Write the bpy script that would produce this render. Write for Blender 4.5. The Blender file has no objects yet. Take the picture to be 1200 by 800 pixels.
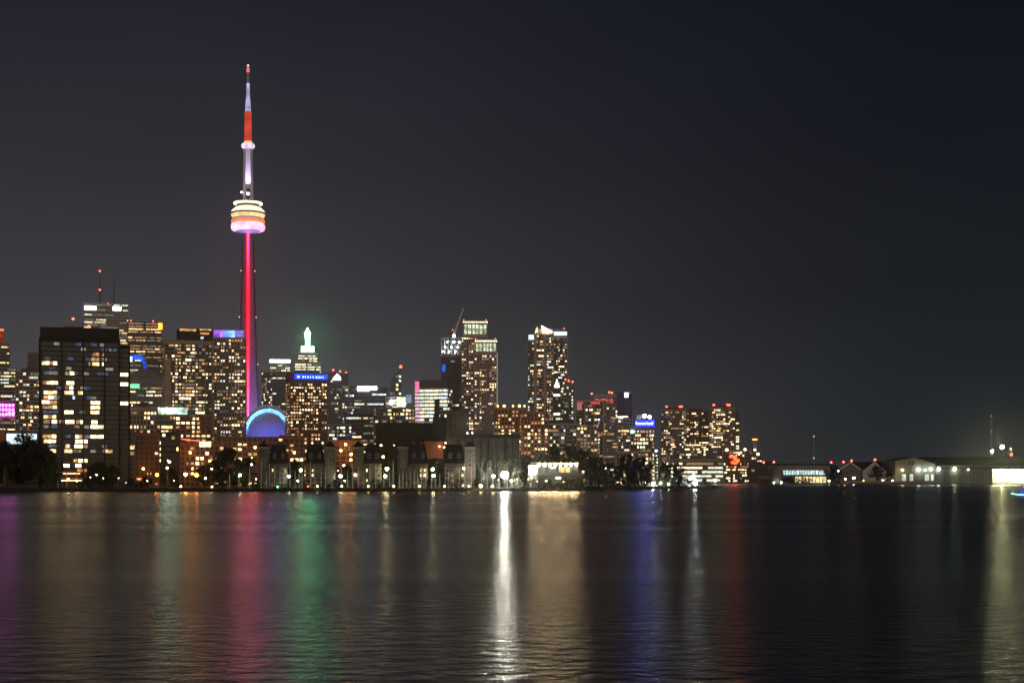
import bpy, bmesh, math, random
from mathutils import Vector, Matrix
R = math.radians
rnd = random.Random(7)

# ------------------------------------------------------------------ camera, sky, exposure
sc = bpy.context.scene
CAMH, F, HOR = 7.0, 1776.0, 561.0        # eye height (m), focal length and horizon row in 1200 px units
cam_d = bpy.data.cameras.new('camera'); cam = bpy.data.objects.new('camera', cam_d)
sc.collection.objects.link(cam); sc.camera = cam
cam.location = (0, 0, CAMH); cam.rotation_euler = (R(90), 0, 0)
cam_d.sensor_width = 36; cam_d.lens = 36*F/1200; cam_d.shift_y = (HOR-400)/1200
cam_d.clip_start = 0.5; cam_d.clip_end = 20000

world = bpy.data.worlds.new('World'); sc.world = world; world.use_nodes = True
nt = world.node_tree; nt.nodes.clear()
def N(t, **k):
    n = nt.nodes.new(t)
    for a, b in k.items(): setattr(n, a, b)
    return n
out = N('ShaderNodeOutputWorld'); bg = N('ShaderNodeBackground'); tc = N('ShaderNodeTexCoord')
sep = N('ShaderNodeSeparateXYZ'); nt.links.new(tc.outputs['Generated'], sep.inputs[0])
def ramp(stops):
    r = N('ShaderNodeValToRGB'); e = r.color_ramp.elements
    while len(e) < len(stops): e.new(0.5)
    for i, (p, c) in enumerate(stops): e[i].position = p; e[i].color = (*c, 1)
    return r
SKY_CITY = [(0, (.083,.076,.076)), (.06, (.070,.066,.070)), (.12, (.048,.046,.052)), (.2, (.029,.029,.037)), (.31, (.0142,.0148,.0225)), (1, (.007,.0075,.014))]
SKY_LAKE = [(0, (.020,.024,.026)), (.06, (.016,.0195,.0225)), (.12, (.0115,.0135,.0175)), (.2, (.0085,.0098,.0142)), (.31, (.0060,.0068,.0112)), (1, (.005,.0055,.010))]
ra, rb = ramp(SKY_CITY), ramp(SKY_LAKE)
nt.links.new(sep.outputs['Z'], ra.inputs[0]); nt.links.new(sep.outputs['Z'], rb.inputs[0])
mp = N('ShaderNodeMapRange', interpolation_type='SMOOTHSTEP'); nt.links.new(sep.outputs['X'], mp.inputs['Value'])
mp.inputs['From Min'].default_value = -0.26; mp.inputs['From Max'].default_value = 0.30
mx = N('ShaderNodeMix', data_type='RGBA'); nt.links.new(mp.outputs[0], mx.inputs['Factor'])
nt.links.new(ra.outputs[0], mx.inputs[6]); nt.links.new(rb.outputs[0], mx.inputs[7])
# unseen warm sky glow added behind the lookout to brighten the facades
SKY_WEST_FILL = [(0, (1.05,.78,.55)), (.15, (.70,.53,.39)), (.4, (.09,.075,.065)), (1, (.02,.018,.02))]
rw = ramp(SKY_WEST_FILL); nt.links.new(sep.outputs['Z'], rw.inputs[0])
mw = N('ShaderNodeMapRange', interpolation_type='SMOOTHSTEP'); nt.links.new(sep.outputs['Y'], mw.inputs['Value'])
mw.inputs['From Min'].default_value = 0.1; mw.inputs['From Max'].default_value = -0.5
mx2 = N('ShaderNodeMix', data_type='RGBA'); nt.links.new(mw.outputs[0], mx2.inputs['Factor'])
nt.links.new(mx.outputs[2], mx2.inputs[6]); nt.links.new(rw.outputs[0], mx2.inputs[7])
cn = N('ShaderNodeTexNoise'); cn.inputs['Scale'].default_value = 5; cn.inputs['Detail'].default_value = 4
cmap = N('ShaderNodeMapping'); cmap.inputs['Scale'].default_value = (1, 1, 2.6); nt.links.new(tc.outputs['Generated'], cmap.inputs[0]); nt.links.new(cmap.outputs[0], cn.inputs['Vector'])
cr_ = N('ShaderNodeMapRange'); nt.links.new(cn.outputs['Fac'], cr_.inputs['Value'])       # thin uneven cloud
cr_.inputs['From Min'].default_value = .3; cr_.inputs['From Max'].default_value = .7; cr_.inputs['To Min'].default_value = .93; cr_.inputs['To Max'].default_value = 1.07
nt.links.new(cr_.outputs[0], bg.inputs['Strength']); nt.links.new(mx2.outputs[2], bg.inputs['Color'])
nt.links.new(bg.outputs[0], out.inputs[0])
vs = sc.view_settings
vs.view_transform = 'Standard'; vs.look = 'None'; vs.exposure = 0.0; vs.gamma = 1; vs.use_curve_mapping = False
sc.cycles.use_denoising = True
sc.cycles.max_bounces = 4; sc.cycles.diffuse_bounces = 2; sc.cycles.glossy_bounces = 3
sc.cycles.sample_clamp_indirect = 4
sc.cycles.use_light_tree = True

def XW(px, Y): return (px-600)/F*Y
def ZW(py, Y): return CAMH+(HOR-py)/F*Y
G = 1.6                                   # ground level above the water

# ------------------------------------------------------------------ helpers
col = bpy.data.collections.new('waterfront'); sc.collection.children.link(col)
MATS = {}
def mat(name, color, rough=.7, metal=0, spec=.5, noise=0.0, nscale=.3):
    if name in MATS: return MATS[name]
    m = bpy.data.materials.new(name); m.use_nodes = True
    b = m.node_tree.nodes['Principled BSDF']; b.inputs['Roughness'].default_value = rough
    b.inputs['Metallic'].default_value = metal; b.inputs['Base Color'].default_value = (*color, 1)
    b.inputs['Specular IOR Level'].default_value = spec
    if noise:
        t = m.node_tree; n = t.nodes.new('ShaderNodeTexNoise'); n.inputs['Scale'].default_value = nscale; n.inputs['Detail'].default_value = 6
        c = t.nodes.new('ShaderNodeTexCoord'); t.links.new(c.outputs['Object'], n.inputs['Vector'])
        r = t.nodes.new('ShaderNodeValToRGB')
        r.color_ramp.elements[0].position = .3; r.color_ramp.elements[1].position = .7
        r.color_ramp.elements[0].color = (*[x*(1-noise) for x in color], 1); r.color_ramp.elements[1].color = (*[min(1, x*(1+noise)) for x in color], 1)
        t.links.new(n.outputs['Fac'], r.inputs[0]); t.links.new(r.outputs[0], b.inputs['Base Color'])
    MATS[name] = m; return m
def emis(name, color, strength, var=0.0, nscale=.45):
    if name in MATS: return MATS[name]
    m = bpy.data.materials.new(name); m.use_nodes = True; t = m.node_tree; t.nodes.clear()
    o = t.nodes.new('ShaderNodeOutputMaterial'); e = t.nodes.new('ShaderNodeEmission')
    e.inputs['Color'].default_value = (*color, 1); e.inputs['Strength'].default_value = strength
    if var:
        c = t.nodes.new('ShaderNodeTexCoord'); oi = t.nodes.new('ShaderNodeObjectInfo'); add = t.nodes.new('ShaderNodeVectorMath'); add.operation = 'MULTIPLY_ADD'
        cm = t.nodes.new('ShaderNodeCombineXYZ')
        for i in range(3): t.links.new(oi.outputs['Random'], cm.inputs[i])
        t.links.new(cm.outputs[0], add.inputs[0]); add.inputs[1].default_value = (90, 70, 50); t.links.new(c.outputs['Object'], add.inputs[2])
        n = t.nodes.new('ShaderNodeTexNoise'); n.inputs['Scale'].default_value = nscale; n.inputs['Detail'].default_value = 1
        t.links.new(add.outputs[0], n.inputs['Vector'])
        r = t.nodes.new('ShaderNodeMapRange'); r.inputs['From Min'].default_value = .32; r.inputs['From Max'].default_value = .68
        r.inputs['To Min'].default_value = strength*(1-var); r.inputs['To Max'].default_value = strength*(1+var)
        t.links.new(n.outputs['Fac'], r.inputs['Value']); t.links.new(r.outputs[0], e.inputs['Strength'])
    t.links.new(e.outputs[0], o.inputs[0]); MATS[name] = m; return m

class MB:
    def __init__(s): s.v = []; s.f = []; s.m = []; s.mats = []
    def mi(s, m):
        if m not in s.mats: s.mats.append(m)
        return s.mats.index(m)
    def face(s, pts, m):
        i = len(s.v); s.v += [tuple(p) for p in pts]; s.f.append(tuple(range(i, i+len(pts)))); s.m.append(s.mi(m))
    def poly(s, verts, faces, m):
        i = len(s.v); s.v += [tuple(p) for p in verts]; k = s.mi(m)
        for f in faces: s.f.append(tuple(a+i for a in f)); s.m.append(k)
    def box(s, x0, x1, y0, y1, z0, z1, m, rz=0, c=(0, 0, 0)):
        v = [Vector(p) for p in ((x0,y0,z0),(x1,y0,z0),(x1,y1,z0),(x0,y1,z0),(x0,y0,z1),(x1,y0,z1),(x1,y1,z1),(x0,y1,z1))]
        if rz: M = Matrix.Rotation(rz, 3, 'Z'); v = [M @ p for p in v]
        v = [p+Vector(c) for p in v]
        s.poly(v, [(0,3,2,1),(4,5,6,7),(0,1,5,4),(1,2,6,5),(2,3,7,6),(3,0,4,7)], m)
    def prism(s, prof, z0, z1, m, cap=True, top=None):      # prof: list of (x,y) counter-clockwise; top: other profile
        n = len(prof); top = top or prof
        v = [(x, y, z0) for x, y in prof]+[(x, y, z1) for x, y in top]
        f = [(i, (i+1) % n, n+(i+1) % n, n+i) for i in range(n)]
        if cap: f += [tuple(range(n-1, -1, -1)), tuple(range(n, 2*n))]
        s.poly(v, f, m)
    def lathe(s, prof, m, seg=24, c=(0, 0, 0), ph=0):       # prof: (r,z) from low to high
        v = []; f = []
        for r, z in prof:
            for k in range(seg):
                a = 2*math.pi*k/seg+ph; v.append((c[0]+r*math.cos(a), c[1]+r*math.sin(a), c[2]+z))
        for j in range(len(prof)-1):
            for k in range(seg):
                a = j*seg+k; b = j*seg+(k+1) % seg; f.append((a, b, b+seg, a+seg))
        f += [tuple(range(seg-1, -1, -1)), tuple(range((len(prof)-1)*seg, len(prof)*seg))]
        s.poly(v, f, m)
    def tube(s, p, q, r0, r1, m, seg=6):
        p, q = Vector(p), Vector(q); d = (q-p).normalized(); a = d.orthogonal().normalized(); b = d.cross(a)
        v = [p+(a*math.cos(t)+b*math.sin(t))*r0 for t in [2*math.pi*k/seg for k in range(seg)]]
        v += [q+(a*math.cos(t)+b*math.sin(t))*r1 for t in [2*math.pi*k/seg for k in range(seg)]]
        s.poly(v, [(k, (k+1) % seg, seg+(k+1) % seg, seg+k) for k in range(seg)]+[tuple(range(seg-1, -1, -1)), tuple(range(seg, 2*seg))], m)
    def ball(s, c, r, m, seg=10, rings=6, sz=1):
        s.lathe([(max(.001, r*math.sin(math.pi*i/rings)), -r*sz*math.cos(math.pi*i/rings)) for i in range(rings+1)], m, seg, c)
    def mesh(s, name):
        me = bpy.data.meshes.new(name); me.from_pydata(s.v, [], s.f)
        for m in s.mats: me.materials.append(m)
        me.polygons.foreach_set('material_index', s.m); me.update(); return me
    def build(s, name, parent=None, loc=(0, 0, 0), rz=0, **props):
        return link(name, s.mesh(name), parent, loc, rz, **props)
def link(name, me, parent=None, loc=(0, 0, 0), rz=0, **props):
    o = bpy.data.objects.new(name, me); col.objects.link(o); o.location = loc; o.rotation_euler = (0, 0, rz)
    if parent: o.parent = parent
    for k, v in props.items(): o[k] = v
    return o
USED = {}
def thing(name, label, cat, loc, rz=0, group=None):
    o = link(name, None, None, loc, rz, label=label, category=cat)
    USED[label] = USED.get(label, 0)+1
    if group: o['group'] = group
    return o
def tag(o, label, cat, group=None):
    o['label'] = label; o['category'] = cat; USED[label] = USED.get(label, 0)+1
    if group: o['group'] = group
    return o
KIDS = {}
def copy_tree(o, loc, rz=None, sc_=None):
    r = o.copy(); col.objects.link(r); r.location = loc
    if rz is not None: r.rotation_euler = (0, 0, rz)
    if sc_: r.scale = sc_
    for ch in list(o.children):
        c = ch.copy(); col.objects.link(c); c.parent = r
        for g in ch.children:
            d = g.copy(); col.objects.link(d); d.parent = c
    return r
ORD = 'first second third fourth fifth sixth seventh eighth ninth tenth eleventh twelfth thirteenth fourteenth fifteenth sixteenth seventeenth eighteenth nineteenth twentieth'.split()
def face_az(X, Y): return -math.atan2(X, Y)               # turns local -Y towards the lookout point

# ------------------------------------------------------------------ materials
GLASS = mat('dark_glass', (.02,.022,.026), .3)
GLASSB = mat('blue_glass', (.03,.04,.06), .12)
CONC = mat('concrete', (.38,.34,.30), .85, noise=.25, nscale=.15)
CONCD = mat('dark_concrete', (.12,.11,.10), .85, noise=.3, nscale=.2)
BEIGE = mat('beige_precast', (.40,.33,.26), .85, noise=.2, nscale=.15)
WHITEW = mat('white_stone', (.55,.54,.52), .8, noise=.12)
BROWN = mat('brown_brick', (.20,.12,.08), .9, noise=.3, nscale=.4)
BRICK = mat('red_brick', (.30,.13,.08), .9, noise=.3, nscale=.4)
BLACKP = mat('black_panel', (.03,.028,.026), .6)
STEEL = mat('grey_steel', (.22,.22,.23), .5, .6)
STEELD = mat('dark_steel', (.08,.08,.085), .5, .4)
WHITEM = mat('white_metal', (.7,.7,.7), .5)
ROOFM = mat('dark_roof', (.018,.018,.019), .8, noise=.3)
STUCCO = mat('cream_stucco', (.27,.255,.20), .9, noise=.25)
GREYGL = mat('grey_spandrel', (.16,.17,.18), .35)
PINKW = mat('dark_tower_concrete', (.13,.12,.13), .85)  # dark base colour, keeps the light strip's spill on the fins low
RED = emis('red_beacon', (1,.07,.04), 9)
REDDIM = emis('dim_red_beacon', (1,.10,.06), 3.5)

PAL = {
 'w1': emis('warm_window', (1,.66,.30), 1.7, .6), 'w2': emis('bright_warm_window', (1,.72,.36), 3.6, .4),
 'w3': emis('amber_window', (1,.52,.18), .75, .6), 'w4': emis('ivory_window', (1,.80,.48), 2.0, .6),
 'w5': emis('cool_window', (.72,.88,1), 1.3, .5), 'w6': emis('faint_window', (1,.60,.30), .38, .7),
 'w7': emis('fluorescent_window', (.93,1,.72), 1.2, .5), 'w8': emis('television_window', (.3,.42,.8), .18, .6),
 'w9': emis('orange_window', (1,.36,.08), .9, .5), 'p1': emis('magenta_window', (1,.10,.95), 9.0, .3), 'w0': emis('pale_faint_window', (.9,.9,.75), .2, .6)}
CONDO = ['w1']*5+['w2']*3+['w3']*3+['w4']*4+['w6']*12+['w0']*5+['w5']+['w8']*2
OFFICE = ['w4']*2+['w7']*3+['w1']*2+['w0']*7+['w6']*2+['w5']
COOL = ['w5']*2+['w4']*3+['w7']*3+['w0']*3+['w8']
ORANGE = ['w1']*4+['w3']*4+['w9']*2+['w2']*2+['w6']*2
FRAME = mat('window_frame', (.05,.05,.05), .6)
WCACHE = {}
def window_mesh(w, h, p):
    k = (round(w, 1), round(h, 1), p)
    if k not in WCACHE:
        b = MB(); w, h = k[0]/2, k[1]/2
        b.face([(-w,-.12,-h),(w,-.12,-h),(w,-.12,h),(-w,-.12,h)], PAL[p])
        for a, c in (((-w,-h),(w,-h)),((w,-h),(w,h)),((w,h),(-w,h)),((-w,h),(-w,-h))):
            b.face([(a[0],0,a[1]),(c[0],0,c[1]),(c[0],-.12,c[1]),(a[0],-.12,a[1])], FRAME)
        WCACHE[k] = b.mesh('window')
    return WCACHE[k]

def put_windows(root, cells, maxn=100, name='window'):
    """cells: (x, y, z, facing angle, w, h, palette) in the thing's own space"""
    cells = sorted(cells, key=lambda c: -(c[4]*c[5])*(1 if abs(c[3]) < .1 else .5)*(1+.4*(c[6] in ('w2', 'w4', 'w1', 'w7'))))
    for x, y, z, a, w, h, p in cells[:maxn]:
        link(name, window_mesh(w, h, p), root, (x, y, z), a)
    rest = cells[maxn:]
    if rest:
        b = MB()
        for x, y, z, a, w, h, p in rest:
            ca, sa = math.cos(a), math.sin(a)
            T = lambda u, v, q: (x+u*ca-v*sa, y+u*sa+v*ca, z+q)
            b.face([T(-w/2,-.12,-h/2), T(w/2,-.12,-h/2), T(w/2,-.12,h/2), T(-w/2,-.12,h/2)], PAL[p])
        b.build(name, root, kind='stuff')

def facade(b, w, d, h, z0, fh, bay, wall, glass, style, cx=0, cy=0, faces='FLR', spand=None):
    """wall mesh of one box volume; returns the face frames"""
    b.box(cx-w/2, cx+w/2, cy-d/2, cy+d/2, z0, z0+h, glass)
    n = max(1, int(h/fh))
    pr = .25
    for i in range(n+1):
        z = z0+i*fh
        t = .9 if style != 'balcony' else .35
        if i == n: t = max(.8, h-n*fh+.6)
        q = .9 if style == 'balcony' else pr
        b.box(cx-w/2-q, cx+w/2+q, cy-d/2-q, cy+d/2+q, z-.003*i % .01, z+t, wall)
    step = {'punch': 1, 'balcony': 3, 'strip': 4, 'curtain': 2, 'fine': 1}[style]
    pw = {'punch': .55, 'balcony': .4, 'strip': .25, 'curtain': .12, 'fine': .2}[style]
    pq = {'punch': .3, 'balcony': .95, 'strip': .32, 'curtain': .3, 'fine': .35}[style]
    m = max(1, round(w/bay))
    for k in range(0, m+1, step):
        x = cx-w/2+k*w/m
        for s in (-1, 1): b.box(x-pw, x+pw, cy+s*(d/2)-(pq if s < 0 else 0)-.001, cy+s*(d/2)+(pq if s > 0 else 0), z0+.1, z0+h-.1, wall)
    m = max(1, round(d/bay))
    for k in range(0, m+1, step):
        y = cy-d/2+k*d/m
        for s in (-1, 1): b.box(cx+s*(w/2)-(pq if s < 0 else 0), cx+s*(w/2)+(pq if s > 0 else 0), y-pw-.002, y+pw+.002, z0+.13, z0+h-.13, wall)

def cells_for(w, d, h, z0, fh, bay, lit, pal, mode, cx=0, cy=0, faces=('F', 'R', 'L'), rr=None, zones=None):
    rr = rr or rnd; out = []; lit = min(.95, lit*(1.4 if mode == 'rooms' else .95))
    n = int(h/fh)
    for fc in faces:
        W = w if fc == 'F' else d; m = max(1, round(W/bay)); bw = W/m
        colw = [rr.uniform(.45, 1.5) for _ in range(m)]                     # stacks of rooms differ
        for i in range(n):
            fl = rr.uniform(.6, 1.35)
            j = 0
            z = z0+i*fh+.9+(fh-.9)/2
            on_floor = rr.random() < lit
            while j < m:
                if mode == 'rooms':
                    p = lit*colw[j]*fl
                    if zones: p *= zones(j/m, i/n)
                    run = 1
                    if rr.random() < p:
                        while run < 4 and j+run < m and rr.random() < .38: run += 1
                        add = True
                    else: add = False
                else:                                                         # office floors: long runs
                    run = min(m-j, rr.randint(max(2, m//5), max(3, m//2)))
                    p = (.8 if on_floor else lit*.35)
                    if zones: p *= zones(j/m, i/n)
                    add = rr.random() < p
                if add:
                    u = (j+run/2)*bw-W/2; ww = (run*bw-.7*min(1, bw/2.5))*.86; hh = (fh-1.15)*.86
                    if mode == 'rooms': ww *= rr.choice((.6, .75, 1, 1.08, 1.08)); hh *= rr.choice((.8, 1, 1))
                    if mode != 'rooms': hh *= .72
                    pp = rr.choice(pal)
                    if fc == 'F': out.append((cx+u, cy-d/2, z, 0, ww, hh, pp))
                    elif fc == 'R': out.append((cx+w/2, cy+u, z, math.pi/2, ww, hh, pp))
                    else: out.append((cx-w/2, cy-u, z, -math.pi/2, ww, hh, pp))
                j += run
    return out

def footprint(x0, x1, Y, rot, r):
    W = (x1-x0)/F*Y; t = abs(R(rot)); w = W/(math.cos(t)+r*math.sin(t)); return w, w*r

def tower(name, label, x0, x1, yt, Y, rot=0, r=.8, fh=3.1, bay=3.0, style='punch', mode='rooms', lit=.3, pal=CONDO,
          wall=CONC, glass=GLASS, cat='building', group=None, seed=0, maxn=100, penthouse=True, zones=None, tiers=None, yb=None):
    cx = (x0+x1)/2; X = XW(cx, Y); rr = random.Random(seed*101+int(x0*7))
    root = thing(name, label, cat, (X, Y, G if yb is None else ZW(yb, Y)), face_az(X, Y)+R(rot), group)
    base = root.location.z
    w, d = footprint(x0, x1, Y, rot, r); h = ZW(yt, Y)-base
    b = MB(); facade(b, w, d, h, 0, fh, bay, wall, glass, style)
    b.build('wall', root)
    faces = ('F', 'R') if rot < 0 else (('F', 'L') if rot > 0 else ('F', 'R', 'L'))
    if rot == 0: faces = ('F', 'R') if cx < 600 else ('F', 'L')
    cs = cells_for(w, d, h, 0, fh, bay, lit, pal, mode, faces=faces, rr=rr, zones=zones)
    put_windows(root, cs, maxn)
    if penthouse:
        p = MB(); p.box(-w*.3, w*.3, -d*.3, d*.3, h+.55, h+3.6, CONCD); p.box(-w*.12, w*.2, -d*.2, d*.2, h+3.6, h+5, STEELD); p.build('roof_plant', root)
    return root, w, d, h
def beacon(root, pts, r=.9, m=RED, name='beacon'):
    for p in pts:
        b = MB(); b.tube((0, 0, -r*2.2), (0, 0, 0), .15, .15, STEELD); b.ball((0, 0, 0), r, m, 8, 5); b.build(name, root, p)
def panel(root, name, x0, x1, z0, z1, y, m, t=.5, frame=None, **k):
    b = MB(); b.box(x0, x1, y-t, y, z0, z1, m)
    return b.build(name, root, **k)

# ------------------------------------------------------------------ water and ground
def build_water():
    m = bpy.data.materials.new('lake_water'); m.use_nodes = True; t = m.node_tree; b = t.nodes['Principled BSDF']
    b.inputs['Base Color'].default_value = (.004, .005, .006, 1); b.inputs['IOR'].default_value = 1.33
    L = t.links; c = t.nodes.new('ShaderNodeTexCoord')
    def noise(scale, sx, sy, det):
        mpn = t.nodes.new('ShaderNodeMapping'); mpn.inputs['Scale'].default_value = (sx, sy, 1); L.new(c.outputs['Object'], mpn.inputs['Vector'])
        n = t.nodes.new('ShaderNodeTexNoise'); n.inputs['Scale'].default_value = scale; n.inputs['Detail'].default_value = det
        L.new(mpn.outputs[0], n.inputs['Vector']); return n
    big = noise(.012, .25, 1.6, 4)                         # wind bands lying across the bay
    mr = t.nodes.new('ShaderNodeMapRange'); L.new(big.outputs['Fac'], mr.inputs['Value'])
    mr.inputs['From Min'].default_value = .35; mr.inputs['From Max'].default_value = .65
    mr.inputs['To Min'].default_value = .225; mr.inputs['To Max'].default_value = .265
    L.new(mr.outputs[0], b.inputs['Roughness'])
    n1 = noise(.8, .8, 1.0, 4); n2 = noise(2.6, .7, 1.0, 2)
    b1 = t.nodes.new('ShaderNodeBump'); b1.inputs['Distance'].default_value = .115; b1.inputs['Strength'].default_value = 1
    b2 = t.nodes.new('ShaderNodeBump'); b2.inputs['Distance'].default_value = .03; b2.inputs['Strength'].default_value = 1
    L.new(n1.outputs['Fac'], b1.inputs['Height']); L.new(n2.outputs['Fac'], b2.inputs['Height'])
    L.new(b1.outputs[0], b2.inputs['Normal']); L.new(b2.outputs[0], b.inputs['Normal'])
    w = MB()
    ys = [-150, 0, 60, 200, 500, 1000, 2000, 4000, 5600]
    for a, e in zip(ys, ys[1:]): w.face([(-4500, a, 0), (4500, a, 0), (4500, e, 0), (-4500, e, 0)], m)
    w.build('water', kind='structure')
build_water()
SHORE = [(-3000, 905), (XW(-300, 905), 905), (XW(640, 905), 905), (XW(700, 1000), 1000), (XW(780, 1060), 1060), (XW(842, 1075), 1075),
         (XW(846, 1150), 1150), (XW(800, 1400), 1400), (XW(800, 2200), 2200), (XW(898, 2230), 2230), (XW(903, 1930), 1930), (XW(1400, 1930), 1930), (4400, 1930)]
def build_ground():
    m = mat('city_ground', (.05,.05,.048), .95, noise=.3, nscale=.02); q = mat('quay_wall', (.10,.095,.085), .9, noise=.4, nscale=.5)
    b = MB(); far = [(4400, 5600), (-4400, 5600)]
    b.face([(x, y, G) for x, y in [(-4400, 905)]+SHORE[1:]+far], m)
    S = [(-4400, 905)]+SHORE[1:]
    for p, e in zip(S, S[1:]): b.face([(p[0], p[1], -2), (e[0], e[1], -2), (e[0], e[1], G), (p[0], p[1], G)], q)
    b.build('ground', kind='structure')
build_ground()

def build_breakwater():
    rk = mat('breakwater_rock', (.03,.028,.026), .95, noise=.4, nscale=1.0); b = MB(); rr = random.Random(3)
    path = [(XW(-150, 835), 835), (XW(300, 832), 832), (XW(600, 838), 838), (XW(690, 950), 950), (XW(740, 1030), 1030), (XW(838, 1062), 1062)]
    for (x0, y0), (x1, y1) in zip(path, path[1:]):
        n = int(math.hypot(x1-x0, y1-y0)/1.7); dx, dy = x1-x0, y1-y0; L = math.hypot(dx, dy); nx, ny = -dy/L, dx/L
        b.poly([(x0-nx*3, y0-ny*3, -1), (x1-nx*3, y1-ny*3, -1), (x1, y1, 1.9), (x0, y0, 1.9), (x0+nx*4, y0+ny*4, -1), (x1+nx*4, y1+ny*4, -1)], [(0,1,2,3), (3,2,5,4)], rk)
        for i in range(n):
            t = i/n; o = rr.uniform(-2.6, .8); z = 1.9-abs(o)*.95+rr.uniform(-.3, .35); s = rr.uniform(.6, 1.25)
            cx, cy = x0+dx*t+nx*o, y0+dy*t+ny*o
            vs_ = [Vector((rr.uniform(.6, 1)*sx*s, rr.uniform(.6, 1)*sy*s, rr.uniform(.4, .7)*sz*s)) for sx in (-1, 1) for sy in (-1, 1) for sz in (-1, 1)]
            b.poly([(cx+v.x, cy+v.y, z+v.z) for v in vs_], [(0,1,3,2), (4,6,7,5), (0,4,5,1), (2,3,7,6), (0,2,6,4), (1,5,7,3)], rk)
    o = b.build('rock_breakwater'); tag(o, 'long low breakwater of dark rocks along the far side of the water', 'breakwater')
build_breakwater()

# ------------------------------------------------------------------ the great broadcast tower
def build_cn():
    Y = 2021; X = XW(290.7, Y); root = thing('observation_tower', 'tall slender concrete tower with glowing round pod and red and white lit mast', 'tower', (X, Y, G), face_az(X, Y))
    z = lambda py: ZW(py, Y)-G
    px = F/Y                                               # pixels per metre
    conc = PINKW
    # three tapered fins round a six sided core
    half = [(561, 19), (530, 15.6), (500, 13.2), (470, 11.6), (430, 9.9), (390, 8.7), (340, 7.4), (300, 6.5), (270, 5.6)]
    b = MB()
    for ang in (-30, 90, 210):
        a = R(ang); d = Vector((math.cos(a), math.sin(a), 0)); n = Vector((-d.y, d.x, 0))
        for (p0, r0), (p1, r1) in zip(half, half[1:]):
            r0, r1 = r0/px/math.cos(R(30)), r1/px/math.cos(R(30)); t0, t1 = 1.9+r0*.05, 1.9+r1*.05
            v = []
            for r, t, zz in ((r0, t0, z(p0)), (r1, t1, z(p1))):
                for u, s in ((2, -1), (r, -1), (r, 1), (2, 1)): q = d*u+n*(t*s); v.append((q.x, q.y, zz))
            b.poly(v, [(0,1,5,4), (1,2,6,5), (2,3,7,6), (3,0,4,7), (3,2,1,0), (4,5,6,7)], conc)
    b.build('shaft', root)
    core = MB(); hexp = lambda r: [(r*math.cos(R(60*k+30)), r*math.sin(R(60*k+30))) for k in range(6)]
    core.prism(hexp(5.0), 0, z(270), mat('dark_shaft_core', (.08,.07,.08), .8), top=hexp(3.9)); core.build('shaft_core', root)
    # lit lift shaft facing the water
    led = bpy.data.materials.new('lift_shaft_leds'); led.use_nodes = True; t = led.node_tree; t.nodes.clear()
    o = t.nodes.new('ShaderNodeOutputMaterial'); e = t.nodes.new('ShaderNodeEmission'); c = t.nodes.new('ShaderNodeTexCoord'); s = t.nodes.new('ShaderNodeSeparateXYZ')
    mr = t.nodes.new('ShaderNodeMapRange'); mr.inputs['From Max'].default_value = z(270); cr = t.nodes.new('ShaderNodeValToRGB')
    t.links.new(c.outputs['Object'], s.inputs[0]); t.links.new(s.outputs['Z'], mr.inputs['Value']); t.links.new(mr.outputs[0], cr.inputs[0])
    H = z(270); stops = [(z(500)/H, (.7,.03,.11)), (z(450)/H, (.9,.018,.06)), (z(415)/H, (1,.004,.014)), (z(350)/H, (1,.0022,.0075)), (z(320)/H, (.95,.005,.02)), (z(285)/H, (.5,.014,.055)), (1, (.45,.018,.07))]
    el = cr.color_ramp.elements
    while len(el) < len(stops): el.new(.5)
    for i, (p, cc) in enumerate(stops): el[i].position = p; el[i].color = (*cc, 1)
    t.links.new(cr.outputs[0], e.inputs['Color']); e.inputs['Strength'].default_value = 14; t.links.new(e.outputs[0], o.inputs[0])
    k = MB()
    n = 60; z0 = z(520)
    for i in range(n):                                    # light panels, floor by floor
        a, q = z0+(H-z0)*i/n, z0+(H-z0)*(i+.9)/n
        wv = .85+.5*i/n
        k.box(-wv, wv, -5.6, -4.9, a, q, led)
    k.build('lift_light_strip', root)
    # pod
    lw = mat('pod_white', (.75,.75,.75), .5)
    def ring(name, prof, m, seg=40): r = MB(); r.lathe([(p/px, z(y)) for p, y in prof], m, seg); return r.build(name, root)
    pink = emis('pink_radome', (1,.52,.74), 1.6, .4, .06); orange = emis('orange_pod_ring', (1,.22,.05), 1.3, .3, .1)
    gold = emis('golden_pod_light', (1,.72,.32), 1.15, .35, .12); pale = emis('pale_pod_light', (1,.88,.62), 1.5, .2, .1); dimp = emis('mauve_pod_ring', (.75,.5,.55), .5, .2)
    ring('pod_underside', [(6, 274), (13, 271.8), (17, 270)], lw)
    ring('radome', [(16.5, 271), (19, 269.6), (19.8, 267), (19.8, 265), (19, 262.6), (17, 261.5)], pink)
    ring('pod_deck', [(17, 261.6), (19.2, 261.4), (19.6, 258.4), (18, 258)], orange)
    ring('pod_ring', [(16.5, 258), (16.5, 257.4), (18.4, 257.1), (18.4, 256.1), (16.5, 255.4)], dimp)
    ring('restaurant_deck', [(17, 254.8), (19, 254.2), (19.8, 252), (17.5, 251)], gold)
    ring('pod_edge', [(17.5, 251), (20.5, 250.6), (20.5, 249.6), (18, 249.4)], mat('pod_dark_rim', (.15,.13,.08), .6))
    ring('pod_roof', [(19.5, 249.4), (19.3, 247.6), (15, 243.6), (10, 242)], pale)
    ring('pod_upper_drum', [(10, 242.4), (13, 241.9), (13, 241.4), (9, 240)], mat('pod_dark_rim', (.15,.13,.08), .6))
    lamp = emis('pod_lamp', (1,.80,.42), 6)
    for q in range(26):
        g = MB(); a = 2*math.pi*q/26; g.ball((15.6/px*math.cos(a), 15.6/px*math.sin(a), z(238.6)), 1.35, lamp, 8, 5); g.build('crown_lamp', root)
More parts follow.
